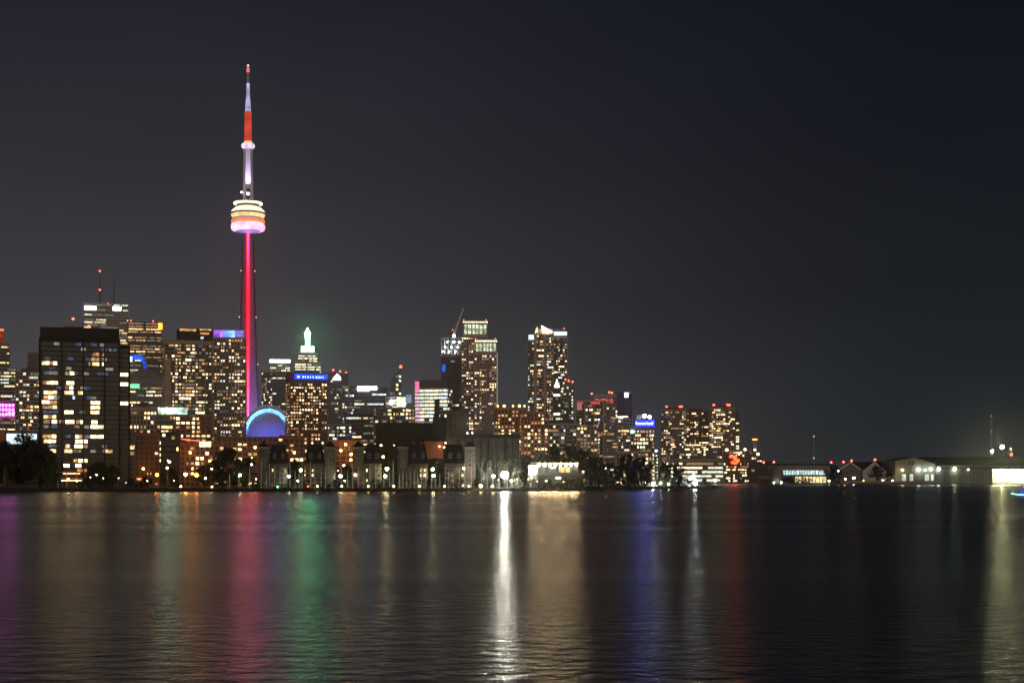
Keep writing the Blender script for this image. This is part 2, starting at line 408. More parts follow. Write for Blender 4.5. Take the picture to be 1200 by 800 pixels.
    ring('crown_drum', [(9, 241), (14.5, 240), (14.5, 237.5), (9, 236.2), (4, 235)], lw)
    # upper shaft, collar and antenna in sections
    up = MB(); hp = lambda r: [(r*math.cos(R(60*k)), r*math.sin(R(60*k))) for k in range(6)]
    up.prism(hp(6.0/px), z(234), z(173), mat('lit_white_shaft', (.72,.70,.74), .7), top=hp(5.2/px))
    up.box(-2.6, 2.6, -8.0, -5.6, z(233), z(222), BLACKP); up.build('upper_shaft', root)
    wl = MB(); wl.ball((0, -8.6, z(228.5)), 2.2, emis('white_blue_lamp', (.75,.7,1), 4), 8, 5); wl.build('upper_lamp', root); wl = MB(); wl.ball((-8.5, -3, z(226)), 1.5, emis('white_blue_lamp', (.75,.7,1), 4), 8, 5); wl.build('upper_floodlight', root)
    ring('collar', [(5.5, 174.5), (7.6, 173), (7.8, 170), (6.5, 168.4), (4, 168)], emis('lit_collar', (.90,.72,.95), 1.05, .3, .2), 24)
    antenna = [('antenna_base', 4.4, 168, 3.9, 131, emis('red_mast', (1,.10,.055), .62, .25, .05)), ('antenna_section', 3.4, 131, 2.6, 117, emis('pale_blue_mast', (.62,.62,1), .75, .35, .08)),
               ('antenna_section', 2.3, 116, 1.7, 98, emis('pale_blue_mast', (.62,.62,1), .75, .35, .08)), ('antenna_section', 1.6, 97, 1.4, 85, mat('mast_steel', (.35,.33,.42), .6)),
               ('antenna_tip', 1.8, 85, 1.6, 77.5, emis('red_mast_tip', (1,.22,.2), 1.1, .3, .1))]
    for nm, r0, y0, r1, y1, m in antenna:
        a = MB(); a.lathe([(r0/px, z(y0)), (r1/px, z(y1))], m, 12); a.build(nm, root)
    for y, r in ((168, 4.8), (131.5, 3.9), (116.6, 3.2), (97.5, 2.6)):
        ring('mast_ring', [(r/px, z(y+.5)), (r/px, z(y-.9))], emis('mast_red_ring', (1,.05,.04), 1.0), 14)
    g = MB(); g.lathe([(4.5/px, z(168)), (4.5/px, z(166))], emis('mast_red_bright', (1,.2,.08), 3), 14); g.build('mast_lamp_ring', root)
    g = MB(); g.ball((0, 0, z(77)), 1.1, emis('mast_top_lamp', (1,.8,.9), 3), 8, 5); g.build('top_beacon', root)
    beacon(root, [(x/px, -5, z(y)) for x, y in ((-8.2, 318), (7.8, 318), (-10, 372), (9.3, 372), (11.4, 427))], .8, emis('white_red_beacon', (1,.5,.45), 2), 'beacon')
    # floodlights that wash the shaft violet: they stand on the low roof ring at the tower's foot
    for lx in (-26, 26):
        f = MB(); f.box(-1.2, 1.2, -1, 1, 0, 1.6, STEELD); fo = f.build('floodlight', root, (lx, -30, 0))
        l = bpy.data.lights.new('violet_flood', 'SPOT'); l.energy = 2.2e6; l.color = (.45,.30,1); l.spot_size = R(40); l.spot_blend = .6; l.shadow_soft_size = 1
        lo = bpy.data.objects.new('violet_flood', l); col.objects.link(lo); lo.parent = fo; lo.location = (0, 0, 2.2)
        tgt = Vector((-lx, 30, 210)); lo.rotation_euler = tgt.to_track_quat('-Z', 'Y').to_euler()
    fo = f_ = MB(); f_.box(-1, 1, -1, 1, 0, 1, STEELD); fo = f_.build('floodlight', root, (0, -12.5, z(235.2)))
    l = bpy.data.lights.new('mast_flood', 'SPOT'); l.energy = 5.5e5; l.color = (.66,.52,1); l.spot_size = R(60); l.spot_blend = .8; l.shadow_soft_size = 1
    lo = bpy.data.objects.new('mast_flood', l); col.objects.link(lo); lo.parent = fo; lo.location = (0, 0, 1.5); lo.rotation_euler = Vector((0, 6.5, 26)).to_track_quat('-Z', 'Y').to_euler()
build_cn()

# ------------------------------------------------------------------ stadium with the blue lit roof
def build_stadium():
    Y = 1780; X = XW(314, Y); root = thing('domed_stadium', 'round stadium with big arched white roof floodlit deep blue', 'stadium', (X, Y, G), face_az(X, Y))
    s = F/Y; Rr = 31/s; base = ZW(513, Y)-G; top = ZW(473.5, Y)-G
    white = mat('roof_membrane', (.75,.75,.78), .55)
    d = MB(); d.lathe([(Rr*1.12, 0), (Rr*1.12, base-3), (Rr*1.05, base-1)], CONCD, 40); d.build('stadium_wall', root)
    def arch(name, y0, y1, rx, h, th, seg=36):
        b = MB(); v = []
        for y, k in ((y0, 1), (y1, 1)):
            for q in (0, th):
                for i in range(seg+1):
                    a = math.pi*i/seg; v.append(((rx-q)*math.cos(a), y, base+(h-q)*math.sin(a)))
        n = seg+1; f = []
        for i in range(seg): f += [(i, i+1, 2*n+i+1, 2*n+i), (n+i+1, n+i, 3*n+i, 3*n+i+1), (i+1, i, n+i, n+i+1), (2*n+i, 2*n+i+1, 3*n+i+1, 3*n+i)]
        b.poly(v, f, white); return b.build(name, root)
    H = top-base
    arch('rear_roof_arch', 10, 26, Rr, H, 3)
    arch('middle_roof_arch', -6, 10, Rr*.92, H*.87, 5.0)
    arch('front_roof_arch', -14, -3, Rr*.80, H*.74, 4)
    q = MB()                                             # quarter dome: ribs curving down towards the lake
    prof = []
    seg = 28; rings = 10; v = []; f = []
    for j in range(rings+1):
        e = (math.pi/2)*j/rings
        for i in range(seg+1):
            a = math.pi+math.pi*i/seg
            v.append((Rr*.76*math.cos(a)*math.cos(e), -14+Rr*.76*math.sin(a)*math.cos(e)*.85, base+H*.69*math.sin(e)))
    for j in range(rings):
        for i in range(seg): f.append((j*(seg+1)+i, j*(seg+1)+i+1, (j+1)*(seg+1)+i+1, (j+1)*(seg+1)+i))
    q.poly(v, f, white); q.build('quarter_dome', root)
    r = MB()
    for i in range(1, 14):
        a = math.pi+math.pi*i/14
        pts = [(Rr*.764*math.cos(a)*math.cos(e), -14+Rr*.764*math.sin(a)*math.cos(e)*.85, base+H*.695*math.sin(e)) for e in [math.pi/2*k/8 for k in range(9)]]
        for p, t_ in zip(pts, pts[1:]): r.tube(p, t_, .12, .12, white, 4)
    r.build('dome_ribs', root)
    for x, y, zz, e, c in ((-34, -62, base-2, 2.4e4, (.02,.07,1)), (34, -62, base-2, 2.4e4, (.04,.06,1)), (0, -70, base-4, 2.0e4, (.04,.07,1)), *[(Rr*.84*math.cos(R(q)), -11, base+H*.77*math.sin(R(q))+1, 3000 if q < 100 else 4600, (.09,.34,1)) for q in (10, 27, 45, 62, 80, 98, 116, 134, 152, 168)]):
        g = MB(); g.box(-.6, .6, -.4, .4, -.6, 0, STEELD); fo = g.build('floodlight', root, (x, y, zz))
        l = bpy.data.lights.new('blue_flood', 'POINT'); l.energy = e; l.color = c; l.shadow_soft_size = .4
        lo = bpy.data.objects.new('blue_flood', l); col.objects.link(lo); lo.parent = fo; lo.location = (0, 0, .8)
build_stadium()

# ------------------------------------------------------------------ towers of the city
WHITE_L = emis('white_sign_light', (.9,.95,1), 5); BLUE_L = emis('blue_crown_light', (.02,.12,1), 1.0, .5, .2); GREEN_W = emis('green_white_floodlit', (.22,1,.40), 38, .3, .3)

def far_left():
    r, w, d, h = tower('glass_tower', 'glass tower with red lit crown cut off by the left edge', -14, 10.5, 403, 1500, lit=.35, pal=OFFICE, mode='office', style='curtain', penthouse=False, wall=GREYGL, seed=1)
    b = MB(); b.box(-w*.5, w*.22, -d*.3, d*.3, h+.6, h+15, mat('red_lit_screen', (.5,.12,.06), .7)); b.build('crown', r)
    b = MB(); b.box(-w*.5, w*.24, -d*.3-.5, -d*.3, h+12.5, h+14.5, emis('orange_neon', (1,.3,.08), 1.5, .3)); b.box(-w*.5, w*.22, -d*.3-.5, -d*.3, h+2, h+11, emis('dim_red_panel', (.8,.09,.04), .35, .5, .3)); b.build('crown_light', r)
    r, w, d, h = tower('glass_block', 'pale gridded glass block between the red crowned tower and the black slab', 19, 51, 437, 1300, lit=.33, pal=OFFICE+['w1']*4, style='fine', wall=CONC, r=.5, seed=2)
    tower('dark_block', 'unlit brown block peeping over the gridded glass block', 33, 56, 413, 1900, lit=.02, style='strip', wall=mat('taupe', (.28,.23,.21), .9), penthouse=False, seed=3)
    r, w, d, h = tower('office_block', 'office block with magenta light grid at the left edge', -12, 19, 432, 1420, lit=.5, pal=OFFICE+['w1']*3+['w5']*2, mode='office', style='strip', seed=4, r=.6, penthouse=False)
    s = F/1420
    for i in range(5):
        for j in range(3):
            b = MB(); b.box(-1.0, 1.0, -.5, 0, -1.25, 1.25, PAL['p1']); b.build('magenta_light', r, ((-3.5+i*3.7-1.5)/s+1, -d/2-1.1, ZW(475+j*5.4, 1420)-G))
    r, w, d, h = tower('pavilion_hall', 'low hall with broad white lit window above the dark trees', -12, 44, 506, 1150, lit=0, style='strip', wall=CONCD, r=.5, penthouse=False, seed=5, fh=3.5)
    b = MB()
    b.box(-w/2+.36*w, w/2-1.5, -d/2-.7, -d/2-.3, h-9.2, h-1.5, emis('wide_white_window', (.72,.9,1), 1.25, .3, .12)); b.build('window_band', r)
    b = MB(); b.box(-w/2, -w/2+.33*w, -d/2-2.4, -d/2-.5, 0, h+1.5, mat('orange_render', (.45,.2,.08), .9)); b.build('side_wing', r)
far_left()

def black_slab():
    Y = 950; x0, x1 = 49.5, 137
    z_ = lambda j, i: 0 if i < .12 else 1
    cx = (x0+x1)/2; X = XW(cx, Y); root = thing('apartment_slab', 'wide black apartment slab with scattered warm window rows behind the waterfront', 'apartment block', (X, Y, G), face_az(X, Y)+R(1))
    w = (x1-x0)/F*Y; d = 20; h = ZW(399, Y)-G; fh = 5.62/F*Y
    b = MB(); wall = mat('black_brick', (.02,.018,.016), .85, noise=.2)
    facade(b, w, d, h, 0, fh, 4.2, wall, GLASS, 'balcony')
    b.box(-w/2-.2, w/2+.3, -d/2-.3, d/2, h+.6, h+7, mat('roof_screen', (.03,.023,.02), .85)); b.box(-w*.2, w*.05, -4, 4, h+7, h+8.4, STEELD)
    b.build('wall', root)
    # a lower volume stepping forward on the right
    b = MB(); w2 = 5.6
    facade(b, w2, 16, ZW(405, Y)-G, 0, fh, 4.2, wall, GLASS, 'balcony', cx=w/2+w2/2+.5, cy=1)
    b.build('side_wing', root)
    px = lambda p: (p-cx)/F*Y
    rows = {417: [], 427: [(51, 68)], 414: [(107, 115), (118, 121)], 420: [(106, 115)], 426: [(107, 115), (103, 105), (118, 120)], 441: [(53, 69, 'w0'), (77, 81), (82, 87)], 447: [(52, 69), (78, 87)], 453: [(77, 86)],
            460: [(53, 68), (76, 86), (91, 97)], 467: [(53, 68), (85, 88, 'w5')], 474: [(51, 68), (105, 116)], 480: [(52, 68), (105, 116)], 486: [(105, 115)], 482: [(76, 86)], 489: [(53, 67)],
            495: [(53, 60, 'w6'), (62, 68), (70, 75), (77, 87), (89, 98), (106, 113)], 502: [(105, 120)], 509: [(52, 67), (88, 96), (105, 120)], 516: [(53, 67), (88, 102)], 523: [(77, 82), (87, 102)],
            530: [(60, 67), (76, 85)], 531: [(120, 130)], 537: [(86, 102)], 543: [(75, 82), (88, 95)], 550: [(90, 101, 'w9')]}
    rr = random.Random(5); cells = []
    for py, spans in rows.items():
        i = round((ZW(py, Y)-G)/fh-.62); z = i*fh+.35+(fh-.35)/2
        for sp in spans:
            a, e = px(sp[0]), px(sp[1]); n = max(1, round((e-a)/2.5))
            base = sp[2] if len(sp) > 2 else None
            for k in range(n):
                p = base or rr.choice(['w1', 'w2', 'w2', 'w4', 'w1', 'w3', 'w6'])
                cells.append((a+(k+.5)*(e-a)/n, -d/2, z, 0, (e-a)/n-.22, fh-.95, p))
    for py in (404, 409, 421, 434, 441, 455, 468, 486, 499, 512, 520, 528):                # barely lit rooms
        i = round((ZW(py, Y)-G)/fh-.62); z = i*fh+.35+(fh-.35)/2
        for k in range(4):
            u = rr.uniform(-w/2+2, w/2-2); cells.append((u, -d/2, z, 0, 3.2, fh-1.2, rr.choice(['w8', 'w0', 'w8'])))
    for py, a, e in ((406, 138, 148), (441, 138, 148), (447, 138, 148), (474, 138, 148)):
        i = round((ZW(py, Y)-G)/fh-.62); z = i*fh+.35+(fh-.35)/2
        n = 2 if e-a > 5 else 1
        for k in range(n):
            A, E = px(a), px(e); cells.append((A+(k+.5)*(E-A)/n, -8+1, z, 0, min(3.3, (E-A)/n-.25), fh-.95, 'w6' if py == 406 else 'w2'))
    put_windows(root, cells, 100)
    beacon(root, [(px(86), 0, h+13.5), (px(104), 0, h+9)], .8)
    m = MB(); m.tube((px(86), 0, h+7), (px(86), 0, h+12), .2, .12, STEELD); m.tube((px(86), 0, h+12), (px(100), 0, h+10), .12, .12, STEELD); m.build('roof_antenna', root)
    # entrance pavilion in front
    Y2 = 930; X2 = XW(84, Y2); r2 = thing('entrance_pavilion', 'small timber canopied pavilion lit amber at the foot of the black slab', 'pavilion', (X2, Y2, G), face_az(X2, Y2))
    tim = mat('timber', (.34,.2,.12), .8)
    b = MB(); b.box(-9, 9, -5, 5, 9.2, 10, tim); b.box(-8.4, 8.4, -4.5, 4.5, 5.3, 6, tim); b.build('canopy', r2)
    for x in (-8, -3, 3, 8): b = MB(); b.box(x-.3, x+.3, -4.6, -4.0, 0, 9.2, tim); b.build('post', r2)
    b = MB(); b.box(-7.5, 7.5, 0, 4, 0, 5.2, BLACKP); b.build('wall', r2)
    b = MB(); b.box(-5, 5, -3, -2.6, 8.6, 8.9, emis('amber_strip', (1,.45,.2), 8)); b.build('lamp', r2)
    b = MB(); b.box(-6, 6, -6.5, -6.2, 4.3, 4.6, emis('amber_strip', (1,.45,.2), 8)); b.build('lamp', r2)
    # grey wing further right
    r3, w3, d3, h3 = tower('grey_annex', 'narrow grey building with two amber windows right of the black slab', 139.5, 157.5, 505, 960, lit=0, style='punch', wall=mat('grey_render', (.18,.175,.17), .9), r=1, penthouse=False, seed=8)
    b = MB(); b.box(-w3/2-.4, w3*.1, -d3/2-.8, -d3/2-.33, 0, h3+.2, mat('grey_render', (.18,.175,.17), .9)); b.build('blank_wall', r3)
    put_windows(r3, [(w3*.3, -d3/2-.3, ZW(524, 960)-G, 0, 3.6, 2.4, 'w1'), (w3*.3, -d3/2-.3, ZW(531, 960)-G, 0, 3.2, 2.2, 'w6')])
black_slab()

def downtown_left():
    Y = 2570
    r, w, d, h = tower('white_skyscraper', 'white office skyscraper with two antennas and two bright roof signs', 99, 149.5, 358.5, Y, rot=0, r=.9, fh=4.2, bay=3.2, lit=.8, pal=['w4', 'w7', 'w0', 'w0', 'w1'], mode='office', style='fine', wall=WHITEW, penthouse=False, seed=10,
                     zones=lambda j, i: 0 if .52 < j < .6 else (.35+.9*i))
    px = lambda p: (p-124)/F*Y; z = lambda p: ZW(p, Y)-G
    for a, e in ((100, 113), (131.5, 141)):
        b = MB(); b.box(px(a), px(e), -d/2-1.2, -d/2-.5, z(366), z(361.5), WHITE_L); b.build('roof_sign', r)
    for x, t in ((117, 318), (133, 322)):
        b = MB(); b.tube((px(x), 0, h), (px(x), 0, z(t+16)), 1.3, .9, STEELD, 6); b.tube((px(x), 0, z(t+16)), (px(x), 0, z(t)), .8, .3, STEELD, 6); b.build('antenna', r)
    beacon(r, [(px(117), -1.5, z(318)), (px(117), -1.5, z(340)), (px(112), 0, z(357)), (px(126), 0, z(356)), (px(135), 0, z(358))], 1.5)
    Y = 2400
    r, w, d, h = tower('stepped_office_tower', 'dark office tower with amber floor lines and orange lamp on its right corner', 150, 189, 379, Y, r=.8, fh=4.4, bay=3, lit=.75, pal=['w3', 'w6', 'w1', 'w6', 'w6', 'w0'], mode='office', style='strip', wall=mat('umber_stone', (.16,.11,.09), .8), seed=11, penthouse=False,
                     zones=lambda j, i: 1.3 if i > .8 or i < .6 else .5)
    b = MB(); b.box(w/2-5.5, w/2+.8, -d/2-1.5, -d/2-.4, h-11, h-1, emis('orange_corner_lamp', (1,.32,.02), 4)); b.build('corner_lamp', r)
    beacon(r, [(-w*.4, 0, h+4), (w*.25, 0, h+4)], 1.1)
    Y = 1950
    r, w, d, h = tower('round_topped_block', 'block with glowing blue arched rooftop behind the black slab', 146, 171.5, 419, Y, r=.7, lit=.45, pal=OFFICE+['w5'], mode='office', style='strip', penthouse=False, seed=12)
    b = MB(); n = 12; W = w/2; v = []; f = []
    for i in range(n+1):
        a = math.pi*.5*i/n
        for rr_, y in ((1, -d/2-1.2), (.68, -d/2-1.2), (1, -d/2+2), (.68, -d/2+2)): v.append((W*.2+math.sin(a)*W*.8*rr_, y, h-15+math.cos(a)*18*rr_))
    for i in range(n): k = 4*i; f += [(k, k+1, k+5, k+4), (k+2, k+6, k+7, k+3), (k, k+4, k+6, k+2), (k+1, k+3, k+7, k+5)]
    b.poly(v, f, BLUE_L); b.box(-W, W*.2, -d/2-1.2, -d/2+2, h-2.5, h+3, BLUE_L); b.build('blue_arch', r)
    b = MB(); b.box(-W*.72, -W*.3, -d/2-1.6, -d/2-.9, h-6, h+.5, emis('white_lit_sign', (.7,.85,1), 3)); b.build('lit_sign', r)
    Y = 1700
    r, w, d, h = tower('curved_office_block', 'dark curved glass block with mint green sign and faint floor lines', 148, 193, 446, Y, rot=-8, r=.6, fh=4, lit=.28, pal=OFFICE, mode='office', style='strip', wall=GREYGL, glass=GLASSB, penthouse=False, seed=13)
    b = MB(); seg = 14
    prof = [(-w/2+w*i/seg, 12*math.sin(math.pi*i/seg)) for i in range(seg+1)]
    v = [(x, -d/2, h+.6+q) for x, q in prof]+[(x, d/2, h+.6+q) for x, q in prof]; n = seg+1
    b.poly(v, [(i, i+1, n+i+1, n+i) for i in range(seg)]+[tuple(range(seg, -1, -1)), tuple(range(n, 2*n))], GLASSB); b.build('curved_roof', r)
    b = MB(); b.box(-w*.46, -w*.12, -d/2-1.2, -d/2-.4, ZW(455.5, Y)-G, ZW(450.5, Y)-G, emis('mint_sign', (.25,.95,.5), 1.2, .2)); b.build('green_sign', r)
    r, w, d, h = tower('pale_lowrise', 'beige low block with regular dark openings between black slab and condo towers', 152, 184, 478, 1250, r=.6, fh=3.8, lit=.22, pal=['w1', 'w2', 'w4', 'w6'], style='punch', wall=BEIGE, seed=14)
    beacon(r, [(-w*.4, -d*.4, h+2)], .5, WHITE_L, 'roof_lamp')
downtown_left()

def condos_left():
    Y = 1350
    r, w, d, h = tower('condo_tower', 'tall condo tower with amber lit penthouse left of the blue crowned tower', 191, 247.5, 401, Y, rot=5, r=.6, fh=3.1, bay=2.9, lit=.40, pal=CONDO, style='balcony', wall=mat('warm_concrete', (.34,.28,.22), .85, noise=.2), seed=20, penthouse=False, zones=lambda j, i: 1.2 if .2 < j < .75 else .6)
    z = lambda p: ZW(p, Y)-G; px = lambda p: (p-219)/F*Y
    b = MB(); b.box(px(208), px(247), -d*.42, d*.42, h+.6, z(386), BLACKP); b.build('penthouse', r)
    put_windows(r, [(px(218.5), -d*.42-.2, z(387.8), 0, 14.5, 2, 'w3'), (px(236), -d*.42-.2, z(387), 0, 6, 1.6, 'w3'), (px(243), -d*.42-.2, z(387), 0, 4, 1.6, 'w3'), (px(238), -d*.42-.2, z(391.5), 0, 8, 1.6, 'w9'), (px(235), -d*.42-.2, z(396.5), 0, 2.5, 2, 'w5')], name='penthouse_window')
    b = MB(); b.box(px(192), px(199), -d/2-2.5, -d/2-1.2, 0, z(422), BEIGE); b.build('side_panel', r)
    beacon(r, [(px(195), 0, z(401)-.5)], .6, REDDIM)
    Y = 1400
    r, w, d, h = tower('condo_tower', 'condo tower under a violet and blue glowing crown beside the tall slender tower', 248, 287.5, 397, Y, rot=0, r=.7, fh=3.1, bay=2.7, lit=.34, pal=CONDO, style='punch', wall=mat('tan_concrete', (.40,.32,.25), .85, noise=.2), seed=21, penthouse=False)
    z = lambda p: ZW(p, Y)-G; px = lambda p: (p-267.7)/F*Y
    b = MB(); b.box(px(250), px(286), -d*.40, d*.4, h+.8, z(387.5), mat('crown_render', (.6,.6,.65), .7)); b.build('crown', r)
    for i, (a, e, c, s) in enumerate(((251, 258, (.38,.12,1), 1.0), (258.3, 263, (.45,.2,1), 1.3), (263.3, 268, (.1,.3,1), 1.5), (268.3, 275, (.25,.45,1), 2.0), (275.3, 285, (.30,.25,1), .75))):
        b = MB(); b.box(px(a), px(e), -d*.4-.6, -d*.4-.1, z(396), z(388.5), emis('crown_panel_light_%d' % i, c, s, .45, .3)); b.build('crown_panel', r)
    a = MB(); a.tube((px(249.5), 0, h), (px(249.5), 0, z(376)), .4, .15, STEELD); a.build('antenna', r)
    r, w, d, h = tower('podium_building', 'low building with a pale green lit glass top storey', 184, 222, 477, 1180, r=.7, fh=3.6, bay=3, lit=.25, pal=ORANGE, style='strip', wall=BROWN, penthouse=False, seed=22)
    b = MB(); b.box(-w*.45, w*.42, -d/2-.9, -d/2-.35, h-5.8, h-.6, emis('pale_green_storey', (.62,1,.78), 1.25, .6, .25)); b.build('lit_storey', r)
    b = MB(); b.box(-w*.33, w*.07, -d/2-1.6, -d/2-1, h-4.6, h-1.6, emis('pale_green_bright', (.7,1,.72), 30)); b.build('lit_sign', r)
    tower('brick_midrise', 'reddish brick mid rise with vertical bays below the condo towers', 206, 247, 488, 1130, r=.5, fh=3.2, lit=.25, pal=ORANGE, style='punch', wall=BRICK, seed=23, bay=3.6, penthouse=False)
    r, w, d, h = tower('dark_stair_block', 'dark block with one vertical row of bright stair windows', 181, 210, 507, 1040, r=.6, fh=3.9, lit=.02, pal=ORANGE, style='strip', wall=mat('dark_brown_render', (.08,.06,.05), .9), seed=24, penthouse=False)
    z = lambda p: ZW(p, 1040)-G
    put_windows(r, [(-w/2+3.6, -d/2-.35, z(p), 0, 1.5, 1.9, 'w2') for p in (519, 526, 533, 539.5)]+[(w*.1, -d/2-.35, z(541), 0, 2, 1.6, 'w2'), (-w*.12, -d/2-.35, z(510), 0, 1.8, 1.8, 'w2')])
    r, w, d, h = tower('brick_lowrise', 'orange lit brick low rise with sloping neon line on its roof', 212, 262, 519, 1020, r=.4, fh=3.4, bay=3.3, lit=.2, pal=ORANGE, style='punch', wall=BRICK, seed=25, penthouse=False)
    b = MB(); b.tube((-w*.48, -d/2-.5, h+2.5), (-w*.06, -d/2-.5, h+1.2), .28, .28, emis('red_neon', (1,.12,.08), 3)); b.build('neon_line', r)
    b = MB(); b.box(-w*.06, w*.2, -d/2-.9, -d/2-.36, h-2.6, h+.9, emis('cream_lit_room', (1,.78,.35), 2.2, .5, .5)); b.build('lit_room', r)
    r, w, d, h = tower('brick_lowrise', 'long brown brick low rise in front of the stadium', 255, 331, 513, 1060, r=.25, fh=3.4, bay=3.5, lit=.12, pal=ORANGE, style='punch', wall=BROWN, seed=26, penthouse=False)
    tower('brick_lowrise', 'terracotta brick block stepping up beside the stadium roof', 328, 356, 511, 1090, r=.5, fh=3.4, bay=3.5, lit=.10, pal=ORANGE, style='punch', wall=BRICK, seed=27, penthouse=False)
    tower('brick_lowrise', 'small brown brick block with few lights between dock trees and annex', 158, 186, 508, 1015, r=.5, fh=3.4, bay=3.2, lit=.08, pal=ORANGE, style='punch', wall=BRICK, seed=28, penthouse=False)
    tower('brick_lowrise', 'burnt orange brick block between the second and third townhouse blocks', 386, 425, 517, 1000, r=.4, fh=3.4, bay=3.5, lit=.15, pal=ORANGE, style='punch', wall=BRICK, seed=29, penthouse=False)
condos_left()

def downtown_mid():
    Y = 2500; z = lambda p: ZW(p, Y)-G
    r, w, d, h = tower('bank_tower', 'office tower with white lit crown just right of the slender tower', 316, 340, 422, Y, r=.8, fh=4.2, bay=3, lit=.7, pal=['w4', 'w7', 'w0', 'w4'], mode='office', style='strip', wall=GREYGL, penthouse=False, seed=30, zones=lambda j, i: 1.2 if i > .85 or i < .58 else .15)
    b = MB(); b.box(-w*.5, w*.5, -d/2-1.1, -d/2-.4, h-5, h, WHITE_L); b.build('crown_light', r)
    tower('bank_annex', 'lower dark shoulder block left of the white crowned bank tower', 306.5, 319, 436, 2450, r=1, fh=4.2, lit=.3, pal=OFFICE, style='curtain', wall=GREYGL, penthouse=False, seed=31)
    Y = 2600; z = lambda p: ZW(p, Y)-G
    r, w, d, h = tower('spire_skyscraper', 'stepped skyscraper with white crown and glowing green white spire', 345, 376, 426, Y, r=.9, fh=4.2, bay=3, lit=.8, pal=['w4', 'w7', 'w4', 'w0'], mode='office', style='strip', wall=WHITEW, penthouse=False, seed=32)
    s = F/Y; w2 = 23/s
    b = MB(); facade(b, w2, w2*.9, z(414)-h-1, h+.9, 4.2, 3, WHITEW, GLASS, 'strip'); b.build('upper_tier', r)
    put_windows(r, cells_for(w2, w2*.9, z(414)-h-1, h+.9, 4.2, 3, .5, ['w7', 'w0', 'w4'], 'office'), name='tier_window')
    w3 = 15.5/s; b = MB(); b.box(-w3/2, w3/2, -w3/2, w3/2, z(414), z(406), emis('crown_white', (.82,1,.86), 2.2, .45, .25)); b.build('lit_crown', r)
    b = MB(); b.box(-3.6, 3.6, -3.6, 3.6, z(406), z(396), GREEN_W); b.lathe([(3.9, z(396)), (4.8, z(393)), (4.8, z(390.5)), (2.8, z(389)), (1.9, z(386.5)), (.3, z(384))], GREEN_W, 12); b.build('lit_spire', r)
    beacon(r, [(0, 0, z(391))], 5.2, emis('green_spire_lamp', (.10,1,.36), 60), 'spire_lamp')
    Y = 1500; z = lambda p: ZW(p, Y)-G
    r, w, d, h = tower('condo_tower', 'brown condo tower with bright blue band round its flat top', 335, 383, 438.5, Y, rot=12, r=.6, fh=3.1, bay=2.8, lit=.38, pal=['w1', 'w2', 'w3', 'w1', 'w6', 'w6', 'w4', 'w9'], style='punch', wall=mat('chestnut', (.24,.14,.10), .9, noise=.2), penthouse=False, seed=33, zones=lambda j, i: 0 if i > .91 else 1)
    b = MB(); b.box(-w*.38, w*.5, -d/2-1.1, -d/2-.4, h-5.5, h-.8, emis('blue_band', (.01,.04,1), 3.0, .3, .2))
    b.build('blue_band', r)
    b = MB(); rr = random.Random(2)
    for i in range(11): u = -w*.33+i*w*.072+rr.uniform(-.5, .5); b.box(u, u+rr.uniform(.6, 1.8), -d/2-1.5, -d/2-1.15, h-4.4, h-2.6, emis('pale_blue_spot', (.35,.6,1), 3))
    b.build('band_lamps', r)
    Y = 2200; z = lambda p: ZW(p, Y)-G; px = lambda p: (p-396)/F*Y
    r, w, d, h = tower('slate_tower', 'slate blue tower with white triangular roof sign and red beacons', 383, 408, 438, Y, r=.8, fh=4, bay=2.8, lit=.10, pal=OFFICE, style='fine', wall=mat('slate_cladding', (.15,.15,.19), .6), glass=GLASSB, penthouse=False, seed=34)
    b = MB(); y = -d/2-1.4
    b.poly([(px(390), y, z(446)), (px(400), y, z(446)), (px(399.5), y, z(442)), (px(395.5), y, z(438.8)), (px(391.5), y, z(443)), (px(390), y+.9, z(446)), (px(400), y+.9, z(446)), (px(399.5), y+.9, z(442)), (px(395.5), y+.9, z(438.8)), (px(391.5), y+.9, z(443))],
           [(0,1,2,3,4), (9,8,7,6,5), (0,5,6,1), (1,6,7,2), (2,7,8,3), (3,8,9,4), (4,9,5,0)], WHITE_L); b.build('roof_sign', r)
    beacon(r, [(px(391), 0, z(433.5)), (px(399), 0, z(435)), (px(406), 0, z(436.5))], 1.3)
    tower('grey_condo', 'narrow grey condo with pale windows right of the slate tower', 401, 415, 452, 1750, r=1, fh=3.3, lit=.3, pal=COOL, style='fine', wall=CONC, seed=35, penthouse=False)
    Y = 1900; z = lambda p: ZW(p, Y)-G; px = lambda p: (p-431)/F*Y
    r, w, d, h = tower('insurance_block', 'broad dark office block under a long glowing white roof sign', 409, 454, 455, Y, rot=0, r=.6, fh=4, bay=3, lit=.3, pal=OFFICE, mode='office', style='strip', wall=mat('bluish_cladding', (.13,.14,.18), .6), glass=GLASSB, seed=36, penthouse=False, zones=lambda j, i: 2.2 if (.80 < i < .88) else (2 if j < .28 and i < .8 else .25))
    b = MB(); b.box(px(418.5), px(441), -d/2-1.6, -d/2-.6, z(457.6), z(453.4), emis('white_bar_sign', (.85,1,.97), 7)); b.box(px(418.5), px(432), -d/2-1.6, -d/2-.6, z(459), z(457.5), emis('white_bar_sign', (.85,1,.97), 7)); b.build('roof_sign', r)
    tower('lake_office', 'low wide office with bright pale ribbon windows below the white roof sign', 404, 446, 486, 1500, r=.5, fh=3.7, lit=.75, pal=['w7', 'w4', 'w4', 'w1', 'w0'], mode='office', style='strip', wall=CONCD, seed=37, penthouse=False)
    Y = 2200; z = lambda p: ZW(p, Y)-G; px = lambda p: (p-463)/F*Y
    root = thing('sail_tower', 'slim tower with curved sail shaped side and red beacon at its tip', 'building', (XW(463, Y), Y, G), face_az(XW(463, Y), Y))
    b = MB(); d = 18; prof = [(456, 561), (456, 462), (457, 452), (459.5, 444), (463, 438), (467, 434), (470.5, 432), (471, 561)]
